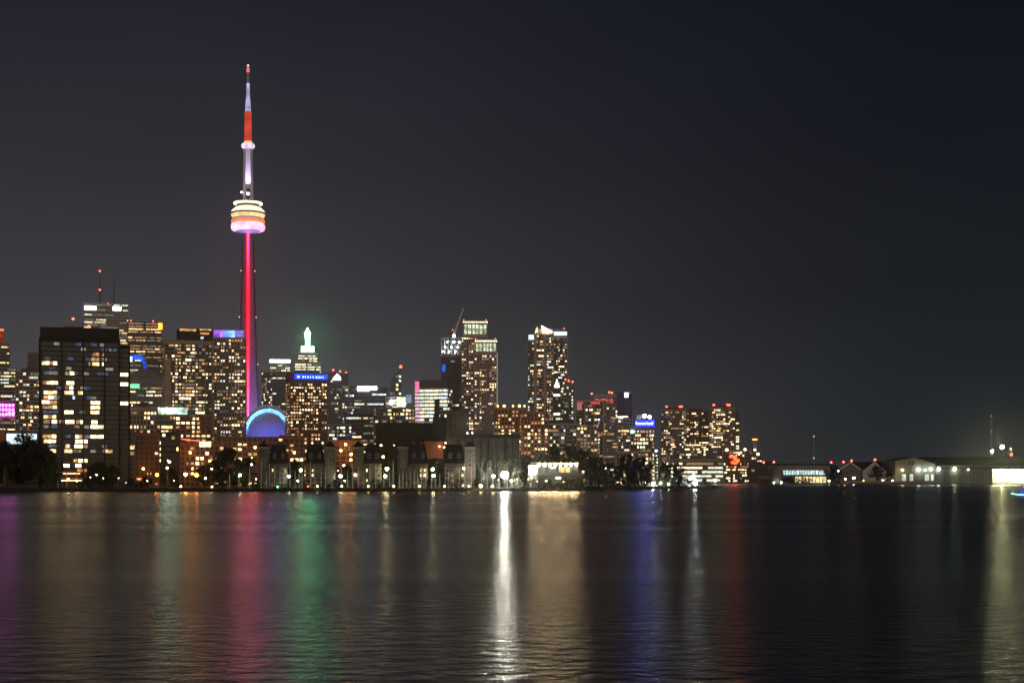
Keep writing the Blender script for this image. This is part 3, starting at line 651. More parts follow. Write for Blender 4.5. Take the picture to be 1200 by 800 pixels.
    v = [(px(a), -d/2, z(q)) for a, q in prof]+[(px(a), d/2, z(q)) for a, q in prof]; n = len(prof)
    b.poly(v, [tuple(range(n-1, -1, -1)), tuple(range(n, 2*n))]+[(i, (i+1) % n, n+(i+1) % n, n+i) for i in range(n)], mat('teal_glass', (.10,.13,.13), .3))
    for i in range(26):
        zz = 8+i*6.2
        q = (562-(zz+G-7)/Y*F-1)
        x0 = next((prof[k][0]+(prof[k+1][0]-prof[k][0])*(prof[k][1]-q)/(prof[k][1]-prof[k+1][1]) for k in range(1, 6) if prof[k][1] >= q > prof[k+1][1]), 456)
        b.box(px(x0+.8), px(470.8), -d/2-.3, -d/2, zz, zz+.9, GREYGL)
    b.build('wall', root); cs = []; rr = random.Random(9)
    for i in range(25):
        for k in range(4):
            if rr.random() < .62 and (i < 20 or k > 1): cs.append((px(458.5+k*3.4), -d/2-.1, 11.5+i*6.2-.6, 0, 3.2, 3.2, rr.choice(COOL)))
    put_windows(root, cs); beacon(root, [(px(469.5), 0, z(429.5))], 2.0)
    r, w, d, h = tower('bright_office', 'small office with two storey cream glow and pale blue side screen', 452, 477, 466, 1800, r=.5, fh=4, lit=.5, pal=OFFICE, mode='office', style='strip', penthouse=False, seed=38)
    px = lambda p: (p-464.5)/F*1800; z = lambda p: ZW(p, 1800)-G
    b = MB(); b.box(px(465), px(475), -d/2-1, -d/2-.4, z(477), z(465.5), emis('cream_glow', (1,.95,.62), 1.5, .35, .2)); b.build('lit_storey', r)
    b = MB(); b.ball((px(459), -d/2-2, z(471.5)), 3.0, emis('blue_white_globe', (.75,.88,1), 8)); b.build('globe_lamp', r)
    b = MB(); b.box(px(475.5), px(482), -d/2-1, -d/2+6, z(472), z(462.5), emis('pale_blue_screen', (.35,.45,.6), .55, .2, .1)); b.build('side_screen', r)
    tower('terrace_block', 'low violet grey block with a scatter of lights above the dark grain silos', 438, 486, 478.5, 1450, r=.4, fh=3.6, lit=.5, pal=OFFICE+['w1']*3+['w3'], mode='rooms', style='strip', wall=mat('mauve_render', (.26,.2,.22), .85), seed=39, penthouse=False)
    tower('terrace_block', 'low shopfront block with cool lights under the long white roof sign', 380, 412, 497, 1420, r=.4, fh=3.4, lit=.6, pal=COOL+['w1']*2, mode='rooms', style='strip', wall=mat('steel_blue_render', (.2,.2,.27), .85), seed=40, penthouse=False)
    tower('terrace_block', 'low brown block with amber rooms beneath the blue banded condo tower', 352, 384, 505, 1300, r=.4, fh=3.4, lit=.4, pal=ORANGE, mode='rooms', style='punch', wall=BROWN, seed=41, penthouse=False)
downtown_mid()

def centre_towers():
    Y = 1700; z = lambda p: ZW(p, Y)-G; px = lambda p: (p-508.5)/F*Y
    r, w, d, h = tower('striped_office', 'office of bright white floor stripes with pink lit corner', 487, 530, 456, Y, rot=-14, r=.6, fh=4.05, bay=3, lit=.0, style='strip', wall=mat('pale_stone', (.5,.48,.48), .8), penthouse=False, seed=50)
    cs = []; rr = random.Random(4)
    n = int(h/4.05)
    for i in range(n):
        zz = i*4.05+.9+1.6
        for k in range(7):
            if rr.random() < .93: cs.append((-w/2+w*(k+.5)/7, -d/2-.05, zz, 0, w/7-.5, 2.4, rr.choice(['w7', 'w7', 'w4', 'w7', 'w5'])))
        for k in range(3):
            if rr.random() < .7: cs.append((w/2+.05, -d/2+d*(k+.5)/3, zz, math.pi/2, d/3-.6, 2.0, rr.choice(['w4', 'w0', 'w7'])))
    put_windows(r, cs)
    b = MB(); b.box(-w/2+4.5, w/2-1, -d/2+2, d/2-1, h+.6, h+10, STEELD); b.build('roof_plant', r)
    pk = emis('pink_corner_light', (1,.22,.42), .95, .2); pw = emis('pink_white_light', (1,.55,.75), 1.1, .3, .2)
    b = MB(); b.box(-w/2-.4, -w/2+4.3, -d/2-.8, -d/2-.36, h-3, z(447.5), pk); b.build('corner_sign', r)
    b = MB()
    for i in range(n): b.box(-w/2-.4, -w/2+5.2, -d/2-.8, -d/2-.36, i*4.05+1.2, i*4.05+3.5, pw)
    b.build('corner_light', r)
    beacon(r, [(-w/2, -d/2, z(448))], .8, REDDIM)
    # tower still being built, with its crane
    Y = 1900; z = lambda p: ZW(p, Y)-G; px = lambda p: (p-529)/F*Y
    r, w, d, h = tower('unfinished_tower', 'unfinished tower with floodlit open frame floors below a crane', 517, 541, 417, Y, rot=0, r=.9, fh=3.4, bay=3, lit=.25, pal=['w1', 'w4', 'w6', 'w0'], style='strip', wall=CONCD, penthouse=False, seed=51, zones=lambda j, i: 1 if i < .62 else .05)
    b = MB(); top = z(397.5)
    for k in range(7):
        for y in (-d/2, 0, d/2-1): x = -w/2+.5+k*(w-1)/6; b.box(x-.45, x+.45, y, y+.9, h+.6, top, WHITEM)
    for k in range(6): zz = h+2+(top-h-2)*k/5; b.box(-w/2, w/2, -d/2-.3, d/2, zz, zz+.5, WHITEM)
    b.build('open_frame', r)
    for k in range(9):
        b = MB(); b.ball((0, 0, 0), .55, emis('work_light', (.85,.95,1), 60)); b.build('work_light', r, (-w*.4+k*w*.1, -d/2-1.6, h+4+(k % 3)*6))
    b = MB(); b.box(px(518), px(522), -d/2-1, -d/2-.36, z(436), z(428), emis('blue_hoarding', (.03,.15,.9), .8, .4, .2)); b.build('blue_hoarding', r)
    cr = thing('tower_crane', 'luffing tower crane with raised jib above the unfinished tower', 'crane', (XW(532, Y), Y-1, ZW(398, Y)), face_az(XW(532, Y), Y))
    s = Y/F; a = MB(); cm = mat('crane_paint', (.75,.62,.6), .6)
    for x in (-1, 1):
        for y in (-1, 1): a.tube((x, y, -15), (x, y, 6), .22, .22, cm, 4)
    for k in range(7): a.tube((-1, -1, -15+k*3), (1, -1, -12+k*3), .14, .14, cm, 4); a.tube((1, 1, -15+k*3), (-1, 1, -12+k*3), .14, .14, cm, 4)
    a.build('mast', cr)
    a = MB(); tipx, tipz = 11*s, 37*s
    for o in (-1.1, 1.1): a.tube((o, 0, 6), (tipx+o*.3, 0, tipz), .55, .35, cm, 4)
    for k in range(14):
        t0, t1 = k/14, (k+1)/14
        a.tube((-.9+tipx*t0, 0, 6+(tipz-6)*t0), (.9+tipx*t1, 0, 6+(tipz-6)*t1), .3, .3, cm, 4)
    a.build('jib', cr)
    a = MB(); a.box(-6, -1.5, -1.2, 1.2, 5.5, 8.5, STEELD); a.tube((-3, 0, 8), (-2, 0, 14), .25, .2, cm, 4); a.tube((-2, 0, 14), (tipx*.8, 0, tipz*.82), .07, .07, cm, 4); a.build('counter_jib', cr)
    a = MB(); a.box(-1.4, 1.6, -2.2, -.8, 3.2, 6, emis('cab_light', (1,.97,.9), 9)); a.build('cab', cr)
    beacon(cr, [(-1.8, 0, 12)], .7, REDDIM)
    # twin crowned condo towers
    def crowned(x0, x1, ytop, ycrown, label, Y, seed, bodyx0=None):
        r, w, d, h = tower('condo_tower', label, bodyx0 or x0, x1, ycrown, Y, rot=0, r=.7, fh=3.1, bay=2.8, lit=.30, pal=CONDO+['w7'], style='punch', wall=mat('mauve_grey_concrete', (.38,.32,.31), .85, noise=.15), penthouse=False, seed=seed)
        z = lambda p: ZW(p, Y)-G; c = ((bodyx0 or x0)+x1)/2; px = lambda p: (p-c)/F*Y
        b = MB(); X0, X1, zt = px(x0+.5), px(x1-.5), z(ytop+3)
        b.box(X0+1, X1-1, -d*.42, d*.42, h+.7, zt-.5, mat('lit_crown_core', (.42,.42,.38), .6))
        for k in range(9): x = X0+(X1-X0)*k/8; b.box(x-.22, x+.22, -d/2-.3, -d/2+.1, h, zt, WHITEM)
        for k in range(4): zz = h+1+(zt-h-1)*k/3; b.box(X0, X1, -d/2-.45, -d/2-.2, zz, zz+.35, WHITEM)
        b.build('crown', r)
        b = MB(); n = 6
        for i in range(n):
            for j in range(2):
                a, e = X0+(X1-X0)*(i+.15)/n, X0+(X1-X0)*(i+.85)/n; q = h+1.5+(zt-h-2)*(.5*j+.05); b.box(a, e, -d*.42-.3, -d*.42-.05, q, q+(zt-h)*.33, emis('crown_glow', (.9,1,.70), .95, .75, .25))
        b.build('crown_panel', r)
        b = MB(); b.box(X0-1, X1+1, -d/2-1.2, d/2, zt, zt+.8, CONC)
        for k in range(12):
            x = X0+(X1-X0)*k/11; b.box(x-.8, x+.8, -d/2-1.3, -d/2-.8, zt+.8, zt+2.2, emis('cornice_lamp', (1,.92,.50), 3.2, .3))
        b.build('roof_cornice', r)
        beacon(r, [(X0, -d/2, zt+4), (X1-1, -d/2, zt+4)], .8, REDDIM)
        # white light line down the outer edge
        return r, w, d, h
    crowned(543, 571, 377, 394, 'taller crowned condo tower with yellow lit cornice right of the crane', 1780, 52, 541)
    r, w, d, h = crowned(557, 582, 399, 414, 'shorter crowned condo tower with yellow lit cornice on the right of its taller twin', 1690, 53, 556)
    b = MB(); b.box(w/2+.4, w/2+.7, -d/2-.6, -d/2-.35, 4, h, emis('edge_light_line', (1,.93,.8), .8)); b.build('edge_light', r)
    r, w, d, h = tower('retail_podium', 'low podium with violet and white shop glow in front of the crowned towers', 540, 583, 505, 1500, r=.4, fh=4.5, bay=4, lit=.4, pal=OFFICE, style='punch', wall=CONCD, seed=54, penthouse=False)
    b = MB()
    for k in range(5): b.box(-w/2+1+k*2.4, -w/2+2.6+k*2.4, -d/2-.8, -d/2-.4, h-12, h-1-(k % 2)*3, emis('tall_lit_pane', (1,.88,.75), 2.2, .3))
    b.build('tall_window', r)
    # brick pair
    Y = 1350
    r, w, d, h = tower('brick_apartments', 'square red brick apartment block with orange lamps along its roof', 579, 616, 479, Y, r=.6, fh=3.3, bay=3.1, lit=.3, pal=ORANGE, style='punch', wall=mat('rose_brick', (.38,.19,.14), .9, noise=.2), penthouse=False, seed=55)
    for k, x in enumerate((-.38, -.18, .1, .3, .46)):
        b = MB(); b.tube((0, 0, -1.6), (0, 0, 0), .12, .12, STEELD); b.ball((0, 0, 0), .8+.35*(k % 2), emis('orange_roof_lamp', (1,.5,.12), 9)); b.build('roof_lamp', r, (x*w, -d/2, h+2.2))
    r, w, d, h = tower('brick_apartments', 'taller shadowed brick apartment block beside the white pavilion trees', 611, 642, 484, 1300, rot=8, r=.7, fh=3.2, bay=3, lit=.3, pal=ORANGE, style='punch', wall=mat('rose_brick', (.38,.19,.14), .9, noise=.2), penthouse=False, seed=56)
centre_towers()

def bright_pair():
    Y = 1650; z = lambda p: ZW(p, Y)-G
    st = mat('pink_grey_stone', (.40,.33,.30), .8, noise=.15)
    tower('glass_wing_tower', 'slim glass tower with small white lit cap on the left of the tallest pair', 618.5, 628, 399, 1700, r=1.2, fh=3.1, bay=2.4, lit=.25, pal=COOL+['w1']*2, style='fine', wall=CONC, penthouse=False, seed=60)
    w0 = thing('roof_cap', 'bluish white lit cap on the slim glass wing tower', 'roof cap', (XW(623, 1698), 1698, ZW(399, 1700)+.9), face_az(XW(623, 1700), 1700))
    b = MB(); b.box(-3.4, 4, -4, 4, 0, 5, emis('cap_light', (.7,.9,1), 1.6)); b.build('cap_light', w0)
    r, w, d, h = tower('stone_tower', 'tall stone condo tower with blazing slanted golden crown', 626, 649, 391, Y, rot=0, r=.9, fh=3.1, bay=2.8, lit=.32, pal=CONDO, style='strip', wall=st, penthouse=False, seed=61)
    px = lambda p: (p-637.5)/F*Y
    b = MB()
    for a, e in ((626, 629), (637, 640)): b.box(px(a), px(e), -d/2-1.6, -d/2-.5, 0, h+2, st)
    b.build('stone_pier', r)
    gl = emis('golden_crown', (1,.76,.42), 13, .25, .15); y0, y1 = -d/2-1.8, -d/2+6
    def slab_poly(pts, m, nm):
        n = len(pts); b = MB(); b.poly([(px(a), y0, z(q)) for a, q in pts]+[(px(a), y1, z(q)) for a, q in pts], [tuple(range(n)), tuple(range(2*n-1, n-1, -1))]+[(i, n+i, n+(i+1) % n, (i+1) % n) for i in range(n)], m); return b.build(nm, r)
    slab_poly([(634.5, 382.5), (647, 389.5), (644, 391), (637, 391.5)][::-1], gl, 'slanted_crown')
    slab_poly([(630, 383.5), (630.5, 390), (627, 392), (628, 386)][::-1], emis('amber_crown', (1,.68,.35), 1.6, .3, .2), 'slanted_crown')
    b = MB(); b.box(px(628), px(648), -d*.3, d*.4, h+.6, z(386), CONCD); b.build('penthouse', r)
    r, w, d, h = tower('stone_tower', 'tall condo tower with bluish white lit band under its dark flat cap', 646, 664.5, 396, 1720, rot=0, r=.9, fh=3.1, bay=2.6, lit=.28, pal=COOL+CONDO, style='balcony', wall=mat('grey_stone', (.45,.42,.40), .8), penthouse=False, seed=62)
    px = lambda p: (p-655.2)/F*1720; z2 = lambda p: ZW(p, 1720)-G
    b = MB(); b.box(px(646), px(664), -d*.4, d*.4, h+.6, z2(386), CONCD); b.build('penthouse', r)
    b = MB(); b.box(px(645.5), px(664.2), -d/2-1.8, -d/2-1, z2(393.6), z2(389.8), emis('cool_band', (.62,.82,1), 2.4)); b.build('lit_band', r)
    beacon(r, [(px(661), 0, z2(385)), (px(663), 0, z2(387.5))], .9, REDDIM)
    Y = 1500; z = lambda p: ZW(p, Y)-G
    r, w, d, h = tower('spired_block', 'small block with tiny white lit spire in front of the tallest pair', 648, 657, 455, Y, r=1, fh=3.3, bay=2.6, lit=.15, pal=COOL, style='fine', wall=CONCD, penthouse=False, seed=63)
    b = MB(); b.lathe([(2.6, h+.8), (2.6, h+3), (1.4, h+4.5), (.8, h+7), (.1, z(443.5))], emis('spire_glow', (1,.98,.85), 3), 10); b.build('lit_spire', r)
    for q in (463, 485): b = MB(); b.box(-w*.42, w*.42, -d/2-.9, -d/2-.4, z(q)-1, z(q)+.8, emis('white_strip', (.9,1,.9), 2.5)); b.build('floor_light', r)
    r, w, d, h = tower('grey_condo', 'dark grey condo with red beacons right of the tallest pair', 661, 672, 450, 1600, r=1, fh=3.2, bay=2.6, lit=.25, pal=COOL, style='fine', wall=GREYGL, penthouse=False, seed=64)
    beacon(r, [(-w*.35, 0, h+5), (0, 0, h+3.5), (w*.4, 0, h+2.5)], .9)
    tower('mixed_block', 'grey block with ribbon lights between the tallest pair and the wooded shore', 640, 679, 497, 1350, r=.5, fh=3.3, bay=3, lit=.3, pal=CONDO+COOL, style='strip', wall=CONC, seed=65, penthouse=False)
bright_pair()

def east_cluster():
    Y = 1480
    r, w, d, h = tower('red_lit_condo', 'stepped condo with red glowing upper terraces', 675, 707, 470, Y, r=.6, fh=3.2, bay=2.9, lit=.33, pal=CONDO+COOL, style='balcony', wall=mat('grey_concrete', (.40,.36,.33), .85), seed=70, penthouse=False, zones=lambda j, i: .3 if i > .9 else 1)
    rr = random.Random(8); rd = emis('red_terrace', (.9,.08,.08), .8, .6, .2); pk = emis('salmon_wall_light', (.9,.42,.38), .36, .3, .1)
    for k in range(16):
        u = rr.uniform(-w*.45, w*.45); q = rr.choice([h-2, h-5, h-8, h-30, h-33, h-24, h-36]); b = MB(); ww = rr.uniform(1, 3)
        b.box(u-ww, u+ww, -d/2-1.3, -d/2-.95, q-1, q+1, rd if k % 3 else pk); b.build('red_terrace_light', r)
    b = MB(); b.box(-w*.46, -w*.28, -d/2-1.2, -d/2-.95, h-9, h-1.5, pk); b.box(-w*.35, -w*.1, -d/2-1.2, -d/2-.95, h-37, h-28, pk); b.build('lit_wall_panel', r)
    Y = 1520; z = lambda p: ZW(p, Y)-G; px = lambda p: (p-719)/F*Y
    r, w, d, h = tower('navy_condo', 'broad dark condo with square white sign at its top right corner', 697, 741, 463, Y, r=.6, fh=3.2, bay=2.9, lit=.30, pal=CONDO+COOL, style='strip', wall=mat('grey_concrete2', (.34,.32,.32), .8), glass=GLASSB, seed=71, penthouse=False, zones=lambda j, i: 0 if (i > .88 or (j > .75 and i > .62)) else 1)
    b = MB(); b.box(px(723), px(740.5), -d/2-1.1, -d/2-.4, z(489), z(461), mat('navy_panel', (.03,.04,.11), .4)); b.build('navy_panel', r)
    b = MB(); b.box(px(731.6), px(736), -d/2-1.6, -d/2-1.15, z(466.3), z(460.8), emis('square_sign', (.72,.85,1), 4.5)); b.build('roof_sign', r)
    beacon(r, [(px(p), 0, z(q)) for p, q in ((693.5, 461), (714, 459.5), (717, 460), (738, 461))], .95)
    for k in range(8): b = MB(); u = px(699+k*2.6+rr.uniform(-1, 1)); b.box(u-1.2, u+1.2, -d/2-.8, -d/2-.4, z(467+rr.uniform(0, 5))-1, z(467)+rr.uniform(-1.5, .5), rd if k % 2 else pk); b.build('red_terrace_light', r)
    b = MB(); b.box(px(722), px(736), -d/2-1.6, -d/2-1.15, z(489.5), z(488), emis('white_ledge', (1,.95,.8), 1.8, .4, .2)); b.build('ledge_light', r)
    Y = 1400; z = lambda p: ZW(p, Y)-G; px = lambda p: (p-753)/F*Y
    r, w, d, h = tower('newspaper_building', 'office block with blue lit name band and two rooftop floodlights', 739, 767, 501, Y, rot=0, r=.7, fh=3.6, bay=2.8, lit=.45, pal=['w1', 'w4', 'w3', 'w7', 'w6'], style='fine', wall=mat('tan_stone', (.28,.23,.18), .85), seed=72, penthouse=False)
    b = MB(); b.box(px(744.5), px(766.5), -d/2-1.2, d/2, h+.7, h+7.6, mat('navy_panel', (.03,.04,.11), .4)); b.build('roof_box', r)
    b = MB(); b.box(px(744.7), px(766.3), -d/2-1.6, -d/2-1.25, h+1.0, h+6.6, emis('blue_name_band', (.006,.012,1), 13, .15, .2)); b.build('name_band', r)
    def text(body, x, zz, size, m, parent, y, nm='lettering', al='CENTER'):
        c = bpy.data.curves.new(nm, 'FONT'); c.body = body; c.size = size; c.align_x = al; c.extrude = .04; c.materials.append(m)
        tmp = bpy.data.objects.new('tmp', c); col.objects.link(tmp); bpy.context.view_layer.update(); me = bpy.data.meshes.new_from_object(tmp.evaluated_get(bpy.context.evaluated_depsgraph_get())); bpy.data.objects.remove(tmp)
        o = bpy.data.objects.new(nm, me); col.objects.link(o); o.parent = parent; o.location = (x, y, zz); o.rotation_euler = (R(90), 0, 0); return o
    text('Toronto Star', px(754), h+2.7, 2.75, emis('sign_letters', (.8,.88,1), 6), r, -d/2-1.75)
    b = MB(); s = MB()
    star = [(math.cos(R(90+36*k))*(1.3 if k % 2 == 0 else .6)+px(764), math.sin(R(90+36*k))*(1.3 if k % 2 == 0 else .6)+h+3.7) for k in range(10)]
    s.poly([(a, -d/2-1.8, q) for a, q in star]+[(a, -d/2-1.62, q) for a, q in star], [tuple(range(10)), tuple(range(19, 9, -1))]+[(i, 10+i, 10+(i+1) % 10, (i+1) % 10) for i in range(10)], emis('sign_letters', (.8,.88,1), 6)); s.build('star_emblem', r)
    for p, q in ((755, 487.5), (761.3, 488.5)):
        b = MB(); b.tube((px(p), 0, h+7), (px(p), 0, z(q)), .3, .2, STEELD); b.ball((px(p), -1, z(q)), 1.6, emis('roof_flood', (.95,1,.95), 16)); b.build('roof_floodlight', r)
    b = MB(); b.box(px(746), px(752), -d*.2, d*.2, h+7.6, h+11.5, mat('lit_plant_room', (.5,.5,.5), .7)); b.build('roof_plant', r)
    b = MB(); b.box(px(753.5), px(757.5), -d/2-2.2, -d/2-1.7, z(488.6), z(486), emis('roof_flood', (.95,1,.95), 16)); b.build('floodlight_bar', r)
    b = MB(); b.ball((px(741), -d/2-2, z(506)), 1.5, emis('cyan_lamp', (.35,.9,1), 6)); b.build('cyan_lamp', r)
    tower('brown_condo', 'brown gridded condo between the navy condo and wooded shore', 676, 700, 500, 1300, r=.5, fh=3.1, bay=2.8, lit=.3, pal=CONDO+COOL, style='punch', wall=mat('tan_concrete', (.40,.32,.25), .85), seed=73, penthouse=False)
    r, w, d, h = tower('brown_condo', 'low tan condo below the blue name band with five stacked bright floors', 722, 764, 529, 1250, r=.5, fh=3.3, bay=3.0, lit=.4, pal=ORANGE+CONDO, style='punch', wall=mat('tan_concrete', (.40,.32,.25), .85), seed=74, penthouse=False)
    tower('thin_beacon_building', 'narrow dark building topped by cool white lamp in the gap', 766, 771.5, 531, 1500, r=1, fh=3.3, bay=2.5, lit=.4, pal=COOL, style='fine', wall=CONCD, seed=75, penthouse=False)
    t = thing('lamp_mast', 'mast with cool white lamp standing in the gap left of the twin slabs', 'lamp mast', (XW(768.5, 1450), 1450, G), 0)
    b = MB(); b.tube((0, 0, 0), (0, 0, ZW(529, 1450)-G), .35, .2, STEELD); b.build('mast', t); b = MB(); b.ball((0, 0, ZW(528, 1450)-G), 1.7, emis('cool_mast_lamp', (.55,.85,1), 7), sz=.55); b.build('lamp', t)
east_cluster()

def twin_slabs():
    Y = 2330; z = lambda p: ZW(p, Y)-G
    wall = mat('olive_concrete', (.36,.29,.21), .9, noise=.2)
    r, w, d, h = tower('harbour_condo', 'left harbour condo of the twin slabs with pale glass corner and two red beacons', 775, 804, 480, Y, r=.6, fh=3.5, bay=3.6, lit=.36, pal=CONDO+['w4']*4, style='fine', wall=wall, seed=80, penthouse=False, zones=lambda j, i: 1.6 if j < .4 else (1.2 if j > .8 else .5))
    s = F/Y
    b = MB(); b.box(-w*.35, w*.4, -d*.3, d*.3, h+.8, h+3.4, CONCD); b.build('penthouse', r)
    beacon(r, [(-8.2/s, 0, h+4.6), (7.3/s, 0, h+4.6), (9.2/s, 0, h+4.6)], 1.7)
    r, w, d, h = tower('harbour_condo', 'dark brown harbour condo with stepped top between the two beaconed slabs', 802, 833, 482, Y+40, r=.5, fh=3.5, bay=3.6, lit=.24, pal=ORANGE+['w4']*3, style='fine', wall=mat('rust_concrete', (.27,.17,.12), .9), seed=81, penthouse=False)
    b = MB(); b.box(-w*.36, w*.15, -d*.3, d*.3, h+.8, h+4.4, CONCD); b.build('penthouse', r)
    r, w, d, h = tower('harbour_condo', 'right harbour condo with rounded shoulder and two red beacons', 831, 861, 478, Y, r=.6, fh=3.5, bay=3.6, lit=.36, pal=CONDO+['w4']*3, style='fine', wall=wall, seed=82, penthouse=False, zones=lambda j, i: 1.5 if j < .5 else .55)
    b = MB(); b.box(-w*.35, w*.25, -d*.3, d*.3, h+.8, h+3.4, CONCD); b.build('penthouse', r)
    b = MB(); rw = 5.5/s                                   # rounded shoulder
    prof = [(w/2+.9, 0), (w/2+rw, 0), (w/2+rw, h-16)]+[(w/2+rw-rw*(1-math.cos(R(90*k/6))), h-16+16*math.sin(R(90*k/6))) for k in range(1, 7)]
    n = len(prof); b.poly([(x, -d/2, q) for x, q in prof]+[(x, d/2, q) for x, q in prof], [tuple(range(n)), tuple(range(2*n-1, n-1, -1))]+[(i, n+i, n+(i+1) % n, (i+1) % n) for i in range(n)], GLASS); b.build('rounded_shoulder', r)
    cs = []; rr = random.Random(3)
    for i in range(int((h-18)/3.5)):
        if rr.random() < (.9 if i in (18, 19, 22, 25) else .22): cs.append((w/2+3.9, -d/2-.1, 3+i*3.5, 0, 4.6, 2.2, rr.choice(['w4', 'w1', 'w7'])))
    put_windows(r, cs)
    beacon(r, [(-9.4/s, 0, h+4.6), (6.4/s, 0, h+4.6), (8.6/s, 0, h+4.6)], 1.7)
    r, w, d, h = tower('terminal_warehouse', 'long low warehouse with bright ribbon windows at the foot of the harbour condos', 780, 876, 538, 2290, r=.2, fh=6.2, bay=4, lit=.75, pal=['w7', 'w4', 'w0', 'w1', 'w0', 'w6', 'w7'], mode='office', style='fine', wall=mat('khaki_concrete', (.30,.28,.20), .9), seed=83, penthouse=False)
    r, w, d, h = tower('warehouse_top', 'dim khaki storeys set back above the ribbon windowed warehouse', 790, 852, 525, 2310, r=.2, fh=4, bay=4, lit=.22, pal=['w0', 'w4', 'w1', 'w6'], style='fine', wall=mat('khaki_concrete', (.30,.28,.20), .9), seed=84, penthouse=False)
    r, w, d, h = tower('terraced_condo', 'stepped terraced condo with bright lamps on its ledges', 848, 886, 528, 2270, r=.35, fh=4.2, bay=3.4, lit=.24, pal=['w1', 'w4', 'w2', 'w7', 'w6'], style='balcony', wall=mat('khaki_concrete', (.30,.28,.20), .9), seed=85, penthouse=False)
    s = F/2270
    for p, q, c in ((852, 527, 2.2), (873, 526.5, 1.9), (866, 532, 1.4), (888, 532, 2.1)):
        b = MB(); b.ball(((p-867)/s, -d/2-2, ZW(q, 2270)-G), c, emis('ledge_lamp', (1,.86,.55), 5)); b.build('ledge_lamp', r)
    tower('terraced_condo', 'lowest dark terrace stepping down right of the lamp lined terraces', 884, 893, 533, 2275, r=.6, fh=4.2, bay=3.4, lit=.3, pal=['w4', 'w5', 'w0'], style='balcony', wall=CONCD, seed=86, penthouse=False)
    t = thing('red_neon_sign', 'large glowing red sign on the warehouse front', 'sign', (XW(861, 2250), 2250, G), 0)
    m = emis('red_sign_glow', (1,.03,.008), 13); b = MB()
    for a, q, a2, q2 in ((855, 534.5, 862, 535), (863, 535, 860, 538.5), (860, 538.5, 866, 539), (866, 539, 862, 543), (862, 543, 857, 541)): b.tube(((a-861)/s, 0, ZW(q, 2250)-G), ((a2-861)/s, 0, ZW(q2, 2250)-G), 1.5, 1.5, m, 8)
    b.build('neon_tube', t); b = MB(); b.box(-9, 9, 1.7, 2.3, 24, 40, BLACKP)
    for x in (-8, 8): b.box(x-.3, x+.3, 1.8, 2.2, 0, 24, BLACKP)
    b.build('sign_frame', t)
    # beacon mast above the terraces
    t = thing('beacon_mast', 'lattice mast with glowing orange bar on top right of the terraces', 'mast', (XW(884.5, 2260), 2260, G), 0)
    b = MB(); zt = ZW(515.5, 2260)-G
    for x in (-1.8, 1.8): b.box(x-.35, x+.35, -.35, .35, 0, zt, mat('mast_yellow', (.55,.42,.15), .6))
    for k in range(12): b.box(-1.6, 1.6, -.3, .3, 34+k*2.6, 34.5+k*2.6, mat('mast_yellow', (.55,.42,.15), .6))
    b.build('mast', t); b = MB(); b.box(-3.6, 3.6, -1, 1, zt, zt+2, emis('orange_bar', (1,.28,.05), 5)); b.build('beacon', t)
    b = MB(); b.ball((0, -1.5, ZW(527, 2260)-G), 1.8, emis('ledge_lamp', (1,.86,.55), 5)); b.build('lamp', t)
    tower('dark_shed', 'dark low shed with small red lights at the end of the harbour row', 878, 903, 541, 2240, r=.4, fh=5, lit=.05, style='strip', wall=mat('dark_red_render', (.09,.04,.035), .9), seed=87, penthouse=False)
twin_slabs()

# ------------------------------------------------------------------ grain silos
def silos():
    Y = 1000; s = F/Y; root = thing('grain_silos', 'huge unlit grain silo complex with blocky headhouse and chimney tower', 'silo complex', (XW(524, Y), Y, G), face_az(XW(524, Y), Y))
    px = lambda p: (p-524)/s; z = lambda p: ZW(p, Y)-G
    c = mat('old_silo_concrete', (.085,.082,.068), .95, noise=.3, nscale=.12); cd = mat('old_silo_dark', (.040,.036,.029), .95, noise=.3, nscale=.12)
    b = MB()
    n = 8; wv = (px(609)-px(536))/n
    for k in range(n):
        for y in (0, wv): b.lathe([(wv/2, 0), (wv/2, z(513))], c, 20, (px(536)+wv*(k+.5), y, 0))
    b.build('silo_row', root)
    b = MB(); b.box(px(535.5), px(609.5), -wv/2-.3, wv*1.5, z(513), z(508.5), cd)
    for k in range(24): x = px(537)+k*(px(608)-px(537))/23; b.box(x-.15, x+.15, -wv/2-.35, -wv/2-.25, z(508.5), z(507), STEELD)
    b.build('silo_gallery', root)
    b = MB(); b.box(px(440), px(508), 8, 30, 0, z(496), cd)
    for k in range(26): x = px(441)+k*(px(507)-px(441))/25; b.box(x-.35, x+.35, 7.5, 8, 1, z(497), cd)
    b.box(px(440), px(508), 7.2, 30.3, z(496), z(494.5), cd); b.build('storage_block', root)
    b = MB(); b.box(px(507), px(523), 2, 20, 0, z(489), cd); b.box(px(509), px(515), 4, 10, z(489), z(467.5), cd); b.box(px(508.3), px(515.7), 3.6, 10.4, z(468.5), z(467), cd)
    b.box(px(515.7), px(521), 5, 14, z(489), z(485), cd); b.build('chimney_tower', root)
    b = MB(); b.box(px(523), px(546), -1, 14, 0, z(481), c); b.box(px(528.5), px(535), 2, 9, z(481), z(477.5), cd); b.box(px(526), px(529), -1.4, 12, z(512), z(482), cd)
    b.build('headhouse', root)
    for a, q in ((531, 484), (538.5, 484), (531, 497), (538.5, 504), (529, 506)):
        f = MB(); f.box(px(a), px(a+4.5), -1.3, -1.02, z(q+5), z(q), BLACKP); f.build('window', root)
    b = MB(); b.box(px(497), px(519), -3, 1, z(537), z(517), mat('orange_silo_wall', (.42,.15,.07), .9)); b.box(px(497), px(519), -3, 1, 0, z(537.3), cd); b.build('brick_annex', root)
    for a, q in ((515, 523), (520.5, 524), (522, 519)):
        f = MB(); f.ball((px(a), -4.2, z(q)), .55, emis('annex_lamp', (1,.6,.35), 8)); f.build('wall_lamp', root)
silos()

